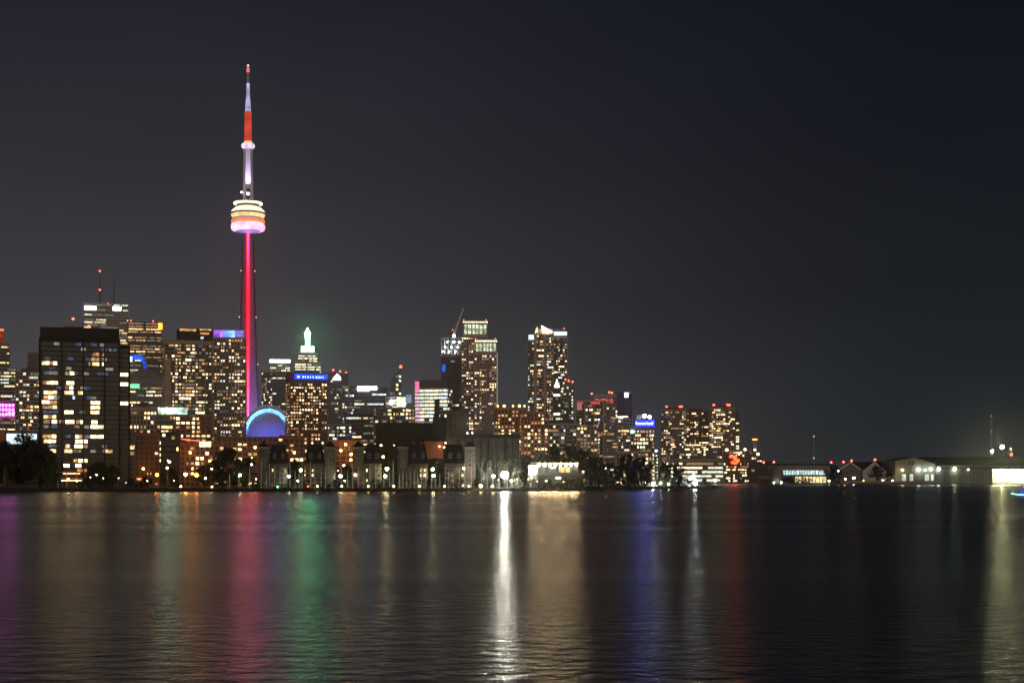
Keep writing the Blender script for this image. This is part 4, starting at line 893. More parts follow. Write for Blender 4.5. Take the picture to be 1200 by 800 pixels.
# ------------------------------------------------------------------ turreted townhouses
def townhouse(x0, x1, side, label, seed):
    STUCCO = mat('townhouse_wall_%d' % (seed % 3), ((.15,.14,.11), (.11,.105,.085), (.17,.15,.12))[seed % 3], .9, noise=.3, nscale=.4)
    Y = 915; s = F/Y; cx = (x0+x1)/2; root = thing('townhouse_block', label, 'townhouse block', (XW(cx, Y), Y, G), face_az(XW(cx, Y), Y), 'turreted townhouse blocks along the quay')
    W = (x1-x0)/s; z = lambda p: ZW(p, Y)-G; sg = -1 if side == 'L' else 1; rr = random.Random(seed); D = 11
    b = MB(); b.box(-W/2, W/2, -D/2, D/2, 0, z(543), STUCCO)
    for k in range(4): b.box(-W/2-.15, W/2+.15, -D/2-.15, D/2+.15, 3.0*k+2.8, 3.0*k+3.05, mat('trim_paint', (.5,.47,.4), .8))
    b.box(-sg*W*.12-2, -sg*W*.12+2.5, -D/2-1.4, -D/2, 0, z(546), STUCCO)
    b.build('wall', root)
    tx = sg*(W/2-3.2); t = MB(); t.box(tx-3.1, tx+3.1, -D/2-1.2, D/2-2, 0, z(525), STUCCO); t.box(tx-3.4, tx+3.4, -D/2-1.5, D/2-1.7, z(525), z(524), mat('trim_paint', (.5,.47,.4), .8)); t.build('turret', root)
    t = MB(); cy = (-D/2-1.2+D/2-2)/2; t.poly([(tx-3.8, -D/2-1.9, z(524)), (tx+3.8, -D/2-1.9, z(524)), (tx+3.8, D/2-1.4, z(524)), (tx-3.8, D/2-1.4, z(524)), (tx, cy, z(516))], [(0,1,4), (1,2,4), (2,3,4), (3,0,4), (3,2,1,0)], ROOFM)
    t.build('turret_roof', root)
    t = MB(); a, e = (-W/2-.4, W/2-6.2) if sg > 0 else (-W/2+6.2, W/2+.4)
    t.poly([(a, -D/2-.4, z(543)), (e, -D/2-.4, z(543)), (e, D/2+.4, z(543)), (a, D/2+.4, z(543)), (a+1.8, -D/2+3, z(520.5)), (e-1.8, -D/2+3, z(520.5)), (e-1.8, D/2-2, z(520.5)), (a+1.8, D/2-2, z(520.5))], [(0,1,5,4), (1,2,6,5), (2,3,7,6), (3,0,4,7), (4,5,6,7), (3,2,1,0)], ROOFM)
    t.build('mansard_roof', root)
    for k in range(2):
        u = a+(e-a)*(.3+.42*k); f = MB(); f.box(u-1.1, u+1.1, -D/2+.1, -D/2+3, z(537), z(531), STUCCO); f.poly([(u-1.4, -D/2-.1, z(531)), (u+1.4, -D/2-.1, z(531)), (u, -D/2-.1, z(528.6)), (u-1.4, -D/2+3, z(531)), (u+1.4, -D/2+3, z(531)), (u, -D/2+3, z(528.6))], [(0,1,2), (5,4,3), (0,2,5,3), (1,4,5,2)], ROOFM); do = f.build('dormer', root)
        g = MB(); g.box(u-.7, u+.7, -D/2+.02, -D/2+.08, z(536), z(532), GLASS); g.build('window', do)
    cells = []
    nx = max(3, int(W/3.0))
    for k in range(4):
        for i in range(nx):
            u = -W/2+1.6+(W-3.2)*i/(nx-1)
            f = MB(); f.box(-.95, .95, -.1, .02, -.95, .95, WHITEM); f.box(-.8, .8, -.14, -.1, -.82, .82, GLASS)
            if rr.random() < .22: cells.append((u, -D/2-.16, 1.6+3.0*k, 0, 1.3, 1.5, rr.choice(['w1', 'w4', 'w6', 'w2'])))
            else:
                if 'tw' not in MATSH: MATSH['tw'] = f.mesh('window')
                link('window', MATSH['tw'], root, (u, -D/2, 1.6+3.0*k))
    for k in (4, 5):
        link('window', MATSH['tw'], root, (tx, -D/2-1.2, 1.6+3.0*k))
    put_windows(root, cells, name='lit_window')
    ch = MB()
    for q in range(1+seed % 2): ch.box(a+3+q*4.5, a+4.2+q*4.5, 1, 2.2, z(524), z(517.5), BRICK)
    ch.build('chimney', root)
    f = MB(); f.box(-W*.3, W*.35, -D/2-2.6, -D/2-.2, 2.7, 2.95, WHITEM)
    for k in range(9): u = -W*.3+.1+k*(W*.65-.2)/8; f.box(u-.05, u+.05, -D/2-2.6, -D/2-2.5, 2.95, 3.9, WHITEM)
    f.box(-W*.3, W*.35, -D/2-2.62, -D/2-2.5, 3.9, 4.0, WHITEM); f.build('balcony', root)
MATSH = {}
for i, (a, e, sd, l) in enumerate(((303, 337, 'L', 'turreted townhouse block standing below the blue lit stadium dome'), (358, 393, 'R', 'turreted townhouse block below the blue banded condo tower'),
        (414, 447, 'L', 'turreted townhouse block just right of the burnt orange brick block'), (466, 501, 'L', 'turreted townhouse block below the long unlit storage block of the silos'), (521, 557, 'R', 'turreted townhouse block below the square headhouse of the silos'))):
    townhouse(a, e, sd, l, i+40)

# ------------------------------------------------------------------ pavilion with the row of lamps
def pavilion():
    Y = 915; s = F/Y; cx = 652; root = thing('lakeside_pavilion', 'white two storey restaurant pavilion with a row of lamps along its canopy', 'pavilion', (XW(cx, Y), Y, G), face_az(XW(cx, Y), Y)-R(4))
    PVW = mat('pavilion_paint', (.12,.12,.115), .6); px = lambda p: (p-cx)/s; z = lambda p: ZW(p, Y)-G
    b = MB(); b.box(px(629), px(684.5), -6, 8, z(556.3), z(553.8), PVW); b.build('deck', root)
    b = MB(); b.box(px(622), px(678), -3, 8, z(543.2), z(542), PVW); b.build('canopy', root)
    for k in range(8): x = px(631+k*6.5); b = MB(); b.box(x-.2, x+.2, -3.2, -2.8, z(553.8), z(543.2), PVW); b.build('column', root)
    b = MB(); b.box(px(624), px(682), 0, 7, 0, z(556.3), mat('pavilion_render', (.07,.07,.06), .9)); b.build('ground_floor', root)
    b = MB()
    for q in (547, 550.2): b.box(px(629), px(678), -3.05, -2.95, z(q), z(q)+.22, PVW)
    b.build('mullion', root)
    b = MB(); b.box(px(631), px(677), 2, 2.3, z(553.8), z(543.4), emis('pavilion_interior', (.45,.55,.62), .16, .5, .3)); b.build('glazing', root)
    b = MB(); b.box(px(655), px(668), 1.5, 1.9, z(553), z(547), emis('yellow_room', (1,.68,.22), 1.3, .45, .5)); b.build('lit_room', root)
    b = MB(); b.box(px(645), px(651), .8, 1.4, z(549), z(546.5), emis('blue_white_screen', (.5,.8,1), 2.0, .3)); b.build('screen', root)
    b = MB(); b.box(px(676.8), px(677.4), -3, 0, z(553), z(545), mat('orange_drape', (.5,.2,.05), .8)); b.build('side_drape', root)
    for k in range(8): x = px(632.5+k*6.2); b = MB(); b.ball((0, 0, 0), .66, emis('canopy_lamp', (1,.68,.34), 270)); b.build('canopy_lamp', root, (x, -3.6, z(543.1)-.55))
    b = MB(); b.box(px(620.2), px(630), -3.4, -2.8, z(555.5), z(545.3), emis('white_end_panel', (1,.78,.46), 18, .5, .4)); b.build('end_panel', root)
    b = MB(); b.box(px(619.9), px(630.3), -2.8, 6, 0, z(544.9), PVW); b.build('end_wall', root)
    b = MB()
    for k in range(26): x = px(630)+k*(px(684)-px(630))/25; b.box(x-.05, x+.05, -6, -5.9, z(553.8), z(551.8), PVW)
    b.box(px(629.5), px(684.5), -6.05, -5.85, z(551.9), z(551.5), PVW); b.build('handrail', root)
    b = MB(); b.box(px(651), px(657.5), -1, -.6, z(561), z(558.4), emis('cool_doorway', (.7,1,.85), 2.5)); b.build('lit_doorway', root)
    for p, q in ((684, 552.5), (624, 559), (661, 564)): b = MB(); b.ball((px(p), -6.4, z(q)), .45, emis('small_warm_lamp', (1,.72,.35), 22)); b.build('small_lamp', root)
    b = MB(); b.tube((px(658), 1, z(542)), (px(658), 1, z(525)), .12, .06, PVW); b.build('flagpole', root)
pavilion()

# ------------------------------------------------------------------ street lamps
def lamp(label, p, q, Y, colr, st, r, cat='street lamp', group=None, arm=False, name='street_lamp'):
    X = XW(p, Y); zt = ZW(q, Y)-G; base = G
    if zt < .8: base = 1.7; zt = max(.35, ZW(q, Y)-1.7)
    t = thing(name, label, cat, (X, Y, base), 0, group)
    b = MB(); b.tube((0, .3, 0), (0, .3, zt), .14, .09, STEELD); b.box(-.25, .25, .05, .55, 0, .25, STEELD); b.build('pole', t)
    b = MB(); r *= .82; st = int(st*1.3); b.ball((0, 0, zt), r, emis('lamp_%d_%d_%d_%d' % (colr[0]*100, colr[1]*100, colr[2]*100, st), colr, st)); b.build('lamp_head', t)
    b = MB(); b.lathe([(r*.9, zt+r*.75), (r*.25, zt+r*1.15)], STEELD, 8, (0, 0, 0)); b.build('lamp_cap', t)
    return t
SOD = (1,.22,.008); WRM = (1,.82,.5); COL = (.85,1,.78); WHT = (.93,1,.9)
lamp('orange street lamp glowing alone in front of the small brown block', 184, 556, 905+4, SOD, 60, 1.15)
lamp('yellow orange street lamp, left one of the close pair before the brick low rise', 217.5, 555.5, 909, (1,.36,.05), 90, 1.15)
lamp('deep orange street lamp, right one of the close pair before the brick low rise', 230.5, 556.5, 909, SOD, 75, 1.25)
lamp('greenish white lamp in front of the big round dark tree', 281, 556.5, 908, (.82,1,.6), 35, .95)
lamp('warm white lamp left of the second townhouse block', 352.5, 550.5, 909, (1,.86,.45), 40, 1.05)
lamp('white quay lamp at the right foot of the first townhouse block', 338.5, 558, 907, (.95,1,.75), 40, .85)
lamp('greenish white lamp between the second and third townhouse blocks', 399, 557.5, 907, COL, 45, 1.1)
lamp('warm lamp high between the third and fourth townhouse blocks', 453.5, 549, 909, (1,.88,.45), 50, 1.2)
lamp('cream lamp low between the third and fourth townhouse blocks', 451.5, 557.5, 907, (1,.95,.65), 50, 1.0)
lamp('warm lamp high between the fourth and fifth townhouse blocks', 507, 549.5, 909, (1,.88,.45), 40, 1.0)
lamp('cream lamp low between the fourth and fifth townhouse blocks', 508, 557, 907, (1,.95,.65), 55, 1.0)
lamp('small warm lamp on the front of the fifth townhouse block', 543.5, 548.5, 905.5, (1,.85,.5), 30, .75)
lamp('pale green lamp left of the dazzling floodlight', 578, 557.5, 907, (.85,1,.55), 45, 1.0)
lamp('warm lamp before the wall of the third townhouse block', 416.5, 556, 907, (1,.7,.35), 35, .75)
lamp('dazzling white floodlight between fifth townhouse block and white pavilion', 591.5, 556, 906.5, (1,.96,.78), 560, 2.5, cat='floodlight', name='floodlight')
lamp('white lamp by the trees right of the white pavilion', 709.5, 549, 1040, (.95,1,.85), 35, 1.1)
lamp('red harbour light among the boats', 361, 569.6, 838, (1,.04,.03), 14, .55, cat='harbour light', name='harbour_light')
lamp('green harbour light among the boats', 325.5, 570, 838, (.1,1,.45), 16, .5, cat='harbour light', name='harbour_light')
DOCK = [372, 400.5, 431.5, 461.5, 491.5, 521, 549.5, 577]
for i, p in enumerate(DOCK): lamp('small yellow dock light on the breakwater, %s from the left of the evenly spaced row' % ORD[i], p, 569.4, 833.5, (1,.66,.22), 20, .55, cat='dock light', group='evenly spaced yellow dock lights', name='dock_light')
lamp('larger amber dock lamp between two small yellow dock lights near the dazzling floodlight', 563.3, 569, 834, (1,.66,.30), 32, .95, cat='dock light', name='dock_light')
lamp('small cream dock light below the pair of orange street lamps', 212, 569.6, 834, (1,.75,.4), 18, .6, cat='dock light', name='dock_light')
lamp('small pale dock light right of the pair of orange street lamps', 248.5, 570, 834, (1,.9,.6), 14, .5, cat='dock light', name='dock_light')
SM = [(73, 563, 'before the dark shoreline trees, left one'), (80, 561, 'before the dark shoreline trees, right one'), (106, 559, 'among leaves before the black slab, left one'), (113, 556, 'among leaves before the black slab, middle one'), (121, 560, 'among leaves before the black slab, right one'), (148, 565, 'below the grey annex by the water'), (163, 561, 'below the small brown brick block'), (173, 563, 'left of the lone orange street lamp'), (204, 563, 'right of the lone orange street lamp'), (241, 560, 'right of the deep orange street lamp'), (264, 564, 'before the round dark tree'), (318, 556, 'on the wall of the first townhouse block'), (333, 562, 'by the right door of the first townhouse block'), (349, 563, 'low before the second townhouse block'), (365, 549, 'left of two on the second townhouse block'), (370, 549, 'right of two on the second townhouse block'), (396, 551, 'over the alley right of the second townhouse block'), (403, 545, 'higher over the alley right of the second townhouse block'), (437, 563, 'right of the door of the third townhouse block'), (472, 562, 'before the fourth townhouse block turret'), (490, 563, 'before the fourth townhouse block porch'), (527, 549, 'left of two on the fifth townhouse block'), (531.5, 549, 'right of two on the fifth townhouse block'), (553, 549, 'on the turret of the fifth townhouse block'), (584, 562, 'left below the dazzling floodlight'), (599, 563, 'right below the dazzling floodlight'), (606, 561, 'between the dazzling floodlight and white pavilion'), (629, 564, 'below the left end of the white pavilion'), (139, 560, 'near the foot of the grey annex'), (196, 548, 'above the alley of the dark stair block'), (196.5, 539, 'high on the alley of the dark stair block'), (248, 549, 'left of the big round dark tree'), (259, 548, 'touching the left of the big round dark tree'), (295, 544, 'right of the big round dark tree'), (295, 536, 'high above the big round dark tree on its right side'),
      (300, 561, 'at the left foot of the first townhouse block'), (312, 561.5, 'before the first townhouse block'), (328, 562.5, 'before the balcony of the first townhouse block'), (388, 562.5, 'at the right foot of the second townhouse block'), (404, 563, 'at the left foot of the third townhouse block'),
      (428, 562, 'before the door of the third townhouse block'), (446.5, 521.5, 'high over the roofs left of the fourth townhouse block'), (462, 521.5, 'second over the roofs left of the fourth townhouse block'), (640, 563, 'below the white pavilion deck'), (677, 562, 'right of the white pavilion deck'), (90, 563, 'before the entrance pavilion')]
for i, (p, q, l) in enumerate(SM):
    hi = q < 530
    lamp('tiny %s lamp %s' % (('warm', 'greenish', 'cream')[i % 3], l), p, q, 912 if not hi else 985, ((1,.62,.28), (.75,1,.5), (1,.85,.5))[i % 3], (14, 30, 8, 20)[i % 4], (.3, .62, .4, .5)[i % 4], group='small lamps along the quay')

AMB = (1,.38,.07)
for p, q, Y, l in ((147.5, 545, 985, 'left of the small brown brick block'), (168, 549, 995, 'low on the small brown brick block'), (223, 530, 1006, 'high before the brick low rise with the neon line'), (246, 540, 1006, 'right end of the brick low rise with the neon line'),
                   (262, 527, 1043, 'upper left of the long brown brick low rise'), (277, 538, 1043, 'behind the round dark tree crown'), (299, 524, 1043, 'upper middle of the long brown brick low rise'), (307, 545, 1043, 'lower middle of the long brown brick low rise'), (345, 530, 1070, 'before the terracotta brick block'),
                   (399.5, 527.5, 985, 'left of the cluster before the burnt orange brick block'), (411.5, 532, 985, 'middle of the cluster before the burnt orange brick block'), (411, 538.5, 980, 'lowest of the cluster before the burnt orange brick block'), (405, 520.5, 985, 'topmost of the cluster before the burnt orange brick block'), (449, 535, 985, 'in the dark gap below the silo storage block')):
    lamp('amber street lamp %s' % l, p, q, Y, AMB, 48, .9, group='amber street lamps between the low rises')

# ------------------------------------------------------------------ trees
LEAF = [mat('leaf_green_%s' % n, c, .8) for n, c in (('deep', (.010,.016,.006)), ('mid', (.018,.028,.009)), ('fresh', (.045,.07,.018)))]
BARK = mat('bark', (.08,.06,.045), .95)
def tree_proto(name, H, Wd, seed, nleaf=4200, leafs=(0, 1), low=.16, conic=False, ls=.62):
    rr = random.Random(seed); root = link(name, None)
    t = MB(); t.tube((0, 0, -.4), (.1, 0, H*.3), H*.028, H*.02, BARK, 7); tips = []
    for k in range(6):
        a = rr.uniform(0, 6.28); L = rr.uniform(.35, .62)*H; e = rr.uniform(.55, 1.15)
        p0 = (.1, 0, H*rr.uniform(.2, .34)); p1 = (math.cos(a)*L*math.cos(e)*.9, math.sin(a)*L*math.cos(e)*.9, p0[2]+L*math.sin(e))
        t.tube(p0, p1, H*.014, H*.004, BARK, 5); tips.append(p1)
    t.build('trunk', root)
    c = MB(); cl = []
    for k in range(34):
        if conic: zz = rr.uniform(low, 1); rad = (1-zz)*Wd*.5+.1; a = rr.uniform(0, 6.28); q = rad*math.sqrt(rr.random()); cl.append((q*math.cos(a), q*math.sin(a), zz*H, .7+rad*.35))
        else:
            u, v, w = rr.gauss(0, .33), rr.gauss(0, .33), rr.random(); w = low+(1-low)*w
            sh = math.sin(math.pi*min(1, max(.05, (w-low)/(1-low)*.86+.12)))**.6
            m = math.hypot(u, v); f = min(1, .5/max(m, .01)); cl.append((u*f*Wd*sh, v*f*Wd*sh, w*H*.93, rr.uniform(.09, .17)*H))
    for i in range(nleaf):
        x, y, z, r = cl[rr.randrange(len(cl))]
        d = Vector((rr.gauss(0, 1), rr.gauss(0, 1), rr.gauss(0, 1))).normalized()*r*rr.uniform(.35, 1)
        o = Vector((x, y, z))+d*Vector((1, 1, .75)).length/1.6; a = Vector((rr.gauss(0, 1), rr.gauss(0, 1), rr.gauss(0, .6))).normalized(); b2 = a.orthogonal().normalized(); s_ = ls*rr.uniform(.5, 1.1)
        if o.z < .2: continue
        c.face([o-a*s_, o-b2*s_*.6, o+a*s_, o+b2*s_*.6], LEAF[rr.choice(leafs)])
    c.build('crown', root); return root
PT = {'round': tree_proto('broadleaf_tree', 16, 15, 1), 'wide': tree_proto('broadleaf_tree', 13, 17, 2, leafs=(0, 0, 1)), 'tall': tree_proto('broadleaf_tree', 21, 15, 3, leafs=(0, 0, 1)),
      'fresh': tree_proto('broadleaf_tree', 12, 12, 4, leafs=(1, 2)), 'bush': tree_proto('shrub', 4.5, 8, 5, nleaf=1100, leafs=(0, 1), low=.08, ls=.4), 'cone': tree_proto('conifer_tree', 13, 5.5, 6, nleaf=1600, leafs=(1, 2), low=.08, conic=True, ls=.4)}
first = set()
def plant(kind, p, Y, hpx, label, cat='tree', wpx=None, group=None, base=G):
    H = {'round': 16, 'wide': 13, 'tall': 21, 'fresh': 12, 'bush': 4.5, 'cone': 13}[kind]; k = hpx/F*Y/H
    loc = (XW(p, Y), Y, base); rz = rnd.uniform(0, 6.28)
    Wd = {'round': 15, 'wide': 17, 'tall': 15, 'fresh': 12, 'bush': 8, 'cone': 5.5}[kind]; kx = (wpx/F*Y/Wd/1.05) if wpx else k
    if kind not in first: first.add(kind); o = PT[kind]; o.location = loc; o.rotation_euler = (0, 0, rz); o.scale = (kx, kx, k)
    else: o = copy_tree(PT[kind], loc, rz, (kx, kx, k))
    tag(o, label, cat, group); return o
plant('wide', 4, 925, 54, 'dark shoreline tree cut off by the left edge', wpx=34)
plant('round', 26, 930, 64, 'large dark shoreline tree before the wide white lit window', wpx=40)
plant('wide', 45, 925, 55, 'dark shoreline tree second to the left of the black slab', wpx=34)
plant('fresh', 60, 920, 42, 'smaller dark tree touching the left foot of the black slab', wpx=22)
plant('round', -16, 935, 60, 'dark tree mostly beyond the left edge', wpx=40)
plant('fresh', 118, 925, 30, 'loose dark tree before the right half of the black slab', wpx=26)
plant('fresh', 131, 925, 26, 'small dark tree right of the loose one before the black slab', wpx=18)
plant('round', 271, 918, 47, 'big round dark tree left of the first townhouse block', wpx=52)
plant('fresh', 287, 914, 26, 'green tinted bushy tree lit by the lamp beside the round dark tree', wpx=18)
plant('wide', 199, 930, 24, 'low dark tree between the orange street lamps', wpx=22)
plant('fresh', 240, 930, 26, 'low dark tree right of the pair of orange street lamps', wpx=20)
plant('fresh', 345, 922, 32, 'lamp lit green tree between the first and second townhouse blocks', wpx=17)
plant('fresh', 406, 922, 26, 'lamp lit green tree between the second and third townhouse blocks', wpx=14)
plant('fresh', 457, 922, 40, 'lamp lit green tree between the third and fourth townhouse blocks', wpx=16)
plant('fresh', 511, 922, 34, 'lamp lit green tree between the fourth and fifth townhouse blocks', wpx=16)
plant('wide', 568, 925, 37, 'dark green tree filling the gap right of the fifth townhouse block', wpx=24)
plant('wide', 600, 930, 38, 'floodlit dark tree standing behind the dazzling floodlight', wpx=38)
for i, (p, y, h, w) in enumerate(((618, 960, 38, 32), (634, 965, 44, 34), (650, 975, 50, 36), (667, 975, 51, 36), (683, 970, 45, 34), (698, 975, 38, 30), (712, 1040, 28, 26))):
    plant(('round', 'wide', 'tall')[i % 3], p, y, h, 'big dark tree in the wooded rise behind the white pavilion, %s from the left' % ORD[i], wpx=w, group='wooded rise behind the pavilion')
plant('round', 736, 1050, 38, 'large black silhouetted tree on the spit below the navy condo', wpx=27)
plant('round', 752, 1055, 35, 'second black tree leaning right on the spit below the blue name band', wpx=27)
plant('fresh', 779, 1070, 27, 'bright green floodlit tree right of the white masts', wpx=15)
plant('round', 791, 1068, 29, 'dark topped green tree before the left harbour condo', wpx=24)
plant('cone', 693.5, 1010, 31, 'pointed green conifer, left of the two right of the white pavilion', wpx=10)
plant('cone', 702.5, 1010, 27, 'pointed green conifer, right of the two right of the white pavilion', wpx=9)
BU = [(98, 12), (155, 10), (170, 12), (255, 9), (300, 9), (322, 10), (340, 9), (360, 9), (377, 10), (394, 9), (412, 9), (440, 10), (455, 10), (476, 10), (498, 11), (520, 9), (538, 9), (558, 10), (574, 9), (608, 11), (626, 10), (645, 9), (662, 11), (678, 11), (695, 12)]
for i, (p, h) in enumerate(BU): plant('bush', p, 908+(92 if p > 690 else 0), h+1, 'low dark shrub on the quay %s' % ('%s from the left in the quayside hedge row' % (ORD[i] if i < 20 else 'twenty-'+ORD[i-20])), 'shrub', wpx=17, group='quayside shrubs')
for i, p in enumerate((708, 722, 741, 760, 775, 799, 812, 824)): plant('bush', p, 1068, 11 if p < 800 else 8, 'dark shrub on the low spit, %s from the left of that row' % ORD[i], 'shrub', wpx=18, group='shrubs on the spit')

# ------------------------------------------------------------------ marina
HULL = mat('boat_hull', (.55,.55,.52), .35); HULLB = mat('dark_boat_hull', (.03,.04,.09), .35); MAST = mat('mast_alloy', (.7,.7,.66), .5); SAILC = mat('sail_cover', (.05,.07,.16), .8)
def boat_proto(name, L, H, hull, seed):
    root = link(name, None); b = MB()
    secs = [(-.5, .30, .9), (-.2, .46, .85), (.15, .46, .9), (.38, .26, 1.05), (.5, .02, 1.2)]; Bw = L*.33; v = []; f = []
    for u, wv, fr in secs: v += [(u*L, -wv*Bw, fr), (u*L, -wv*Bw*.6, -.25), (u*L, wv*Bw*.6, -.25), (u*L, wv*Bw, fr)]
    for i in range(4):
        k = 4*i
        for j in range(3): f.append((k+j, k+j+1, k+j+5, k+j+4))
        f.append((k+3, k, k+4, k+7))
    f.append((0, 3, 2, 1)); f.append((16, 17, 18, 19)); b.poly(v, f, hull); b.build('hull', root)
    b = MB(); b.prism([(-.12*L, -.2*Bw), (.2*L, -.16*Bw), (.2*L, .16*Bw), (-.12*L, .2*Bw)], .85, 1.45, WHITEM, top=[(-.1*L, -.17*Bw), (.14*L, -.12*Bw), (.14*L, .12*Bw), (-.1*L, .17*Bw)]); b.build('cabin', root)
    b = MB(); b.tube((.08*L, 0, .9), (.08*L, 0, H), .19, .12, MAST, 6)
    b.tube((.08*L-.9, 0, H*.62), (.08*L+.0, 0, H*.62), .04, .04, MAST, 4); b.build('mast', root)
    b = MB(); b.tube((.08*L, 0, 2.1), (-.36*L, 0, 2.2), .07, .07, MAST, 5); b.tube((.06*L, 0, 2.3), (-.35*L, 0, 2.36), .17, .12, SAILC, 6); b.build('boom', root)
    b = MB()
    for x in (.5*L, -.5*L): b.tube((x, 0, 1.0), (.08*L, 0, H*.97), .035, .035, MAST, 3)
    for y in (-1, 1): b.tube((.08*L, y*Bw*.42, .9), (.08*L, 0, H*.8), .03, .03, MAST, 3)
    b.build('rigging', root); return root
BP = [boat_proto('sailing_boat', 9.5, 13.5, HULL, 1), boat_proto('sailing_boat', 8, 11.5, HULLB, 2), boat_proto('sailing_boat', 11, 16.5, HULL, 3)]
bf = set()
def moor(k, p, Y, label, group, zs=1, base=0.0, rz=None):
    loc = (XW(p, Y), Y, base); rz = rz if rz is not None else R(90)+rnd.uniform(-.25, .25)
    if k not in bf: bf.add(k); o = BP[k]; o.location = loc; o.rotation_euler = (0, 0, rz); o.scale = (1, 1, zs)
    else: o = copy_tree(BP[k], loc, rz, (1, 1, zs))
    tag(o, label, 'sailing boat', group)
zones_ = [(262, 298, 3, 'before the round dark tree'), (303, 336, 6, 'before the first townhouse block'), (339, 357, 4, 'right of first townhouse block'), (360, 392, 5, 'before the second townhouse block'),
          (396, 444, 7, 'before the third townhouse block'), (447, 464, 3, 'right of third townhouse block'), (466, 500, 8, 'before the fourth townhouse block'), (504, 518, 3, 'right of fourth townhouse block'), (521, 556, 5, 'before the fifth townhouse block'),
          (560, 612, 7, 'around the dazzling floodlight')]
for a, e, n, l in zones_:
    for i in range(n):
        p = a+(e-a)*(i+.5)/n+rnd.uniform(-1.2, 1.2); k = rnd.randrange(3)
        moor(k, p, rnd.choice((852, 866, 880, 892)), '%s sailing boat %s, %s mast from left' % (('pale', 'navy', 'big pale')[k], l, ORD[i]), 'sailing boats moored in the marina', rnd.uniform(.85, 1.1))
for i, p in enumerate((684, 689, 697, 705, 713)): moor(i % 3, p, 985 if p < 700 else 1045, '%s sailing boat on the hard below the wooded rise, %s from the left' % (('pale', 'navy', 'large pale')[i % 3], ORD[i]), 'sailing boats below the wooded rise', 1, G+.4)
for i, p in enumerate((761, 764, 767, 770.5, 773.5)):
    moor((0, 2, 0, 2, 0)[i], p, 1066+i*3, 'white lit sailing boat laid up on the spit, %s mast from left' % ORD[i], 'glowing boats laid up on the spit', .75+.25*(i == 2), G+.5)
lamp('low white yard lamp left of the glowing masts on the spit', 756.5, 565, 1067, (1,.85,.65), 90, .75, name='yard_lamp', cat='yard lamp')
lamp('low white yard lamp between the glowing masts on the spit', 765.5, 566, 1062, (.95,1,.95), 170, .8, name='yard_lamp', cat='yard lamp')
lamp('low white yard lamp right of the glowing masts on the spit', 774, 565.5, 1064, (1,1,.85), 120, .8, name='yard_lamp', cat='yard lamp')
lamp('yellow white yard lamp at the foot of the bright green tree', 783.5, 567, 1060, (1,1,.6), 90, .7, name='yard_lamp', cat='yard lamp')
lamp('white quay lamp at the tip of the spit', 815, 566.5, 1066, (.9,1,1), 260, 1.1, name='yard_lamp', cat='yard lamp')
lamp('pinkish quay lamp beyond the tip of the spit', 838, 562.5, 2235, (1,.8,.6), 30, 2.4, name='yard_lamp', cat='yard lamp')
def tent():
    Y = 1072; root = thing('white_marquee', 'white peaked marquee glowing behind the tip of the spit', 'marquee', (XW(807, Y), Y, G), face_az(XW(807, Y), Y)+R(12)); b = MB(); m = mat('marquee_fabric', (.8,.8,.78), .6)
    b.prism([(-5.5, -3), (5.5, -3), (5.5, 3), (-5.5, 3)], 0, 3.6, m); b.build('wall', root)
    b = MB(); b.poly([(-6, -3.4, 3.6), (6, -3.4, 3.6), (6, 3.4, 3.6), (-6, 3.4, 3.6), (-2, 0, 7.6), (3.5, 0, 8.6)], [(0,1,5,4), (1,2,5), (2,3,4,5), (3,0,4), (3,2,1,0)], m); b.build('roof', root)
    b = MB(); b.ball((3, -4.2, 7.8), .8, emis('marquee_lamp', (1,.98,.9), 60)); b.tube((3, -4.2, 0), (3, -4.2, 7.6), .12, .12, STEELD); b.build('lamp', root)
tent()
def sky_pole():
    Y = 1062; t = thing('tall_ship_masts', 'dark red mast with crosstrees rising behind the glowing boats', 'mast', (XW(768, Y), Y, G), 0)
    b = MB(); b.tube((0, 0, 0), (-.4, 0, 16), .35, .15, mat('red_brown_mast', (.3,.08,.05), .7)); b.build('mast', t)
    b = MB(); b.tube((-2.6, 0, 9.5), (2.6, 0, 9.5), .12, .12, STEELD); b.tube((-1.6, 0, 13), (1.6, 0, 13), .1, .1, STEELD)
    for x in (-4.5, 4.5): b.tube((x, 0, 0), (-.3, 0, 14.5), .06, .06, STEELD, 4)
    b.build('rigging', t)
sky_pole()

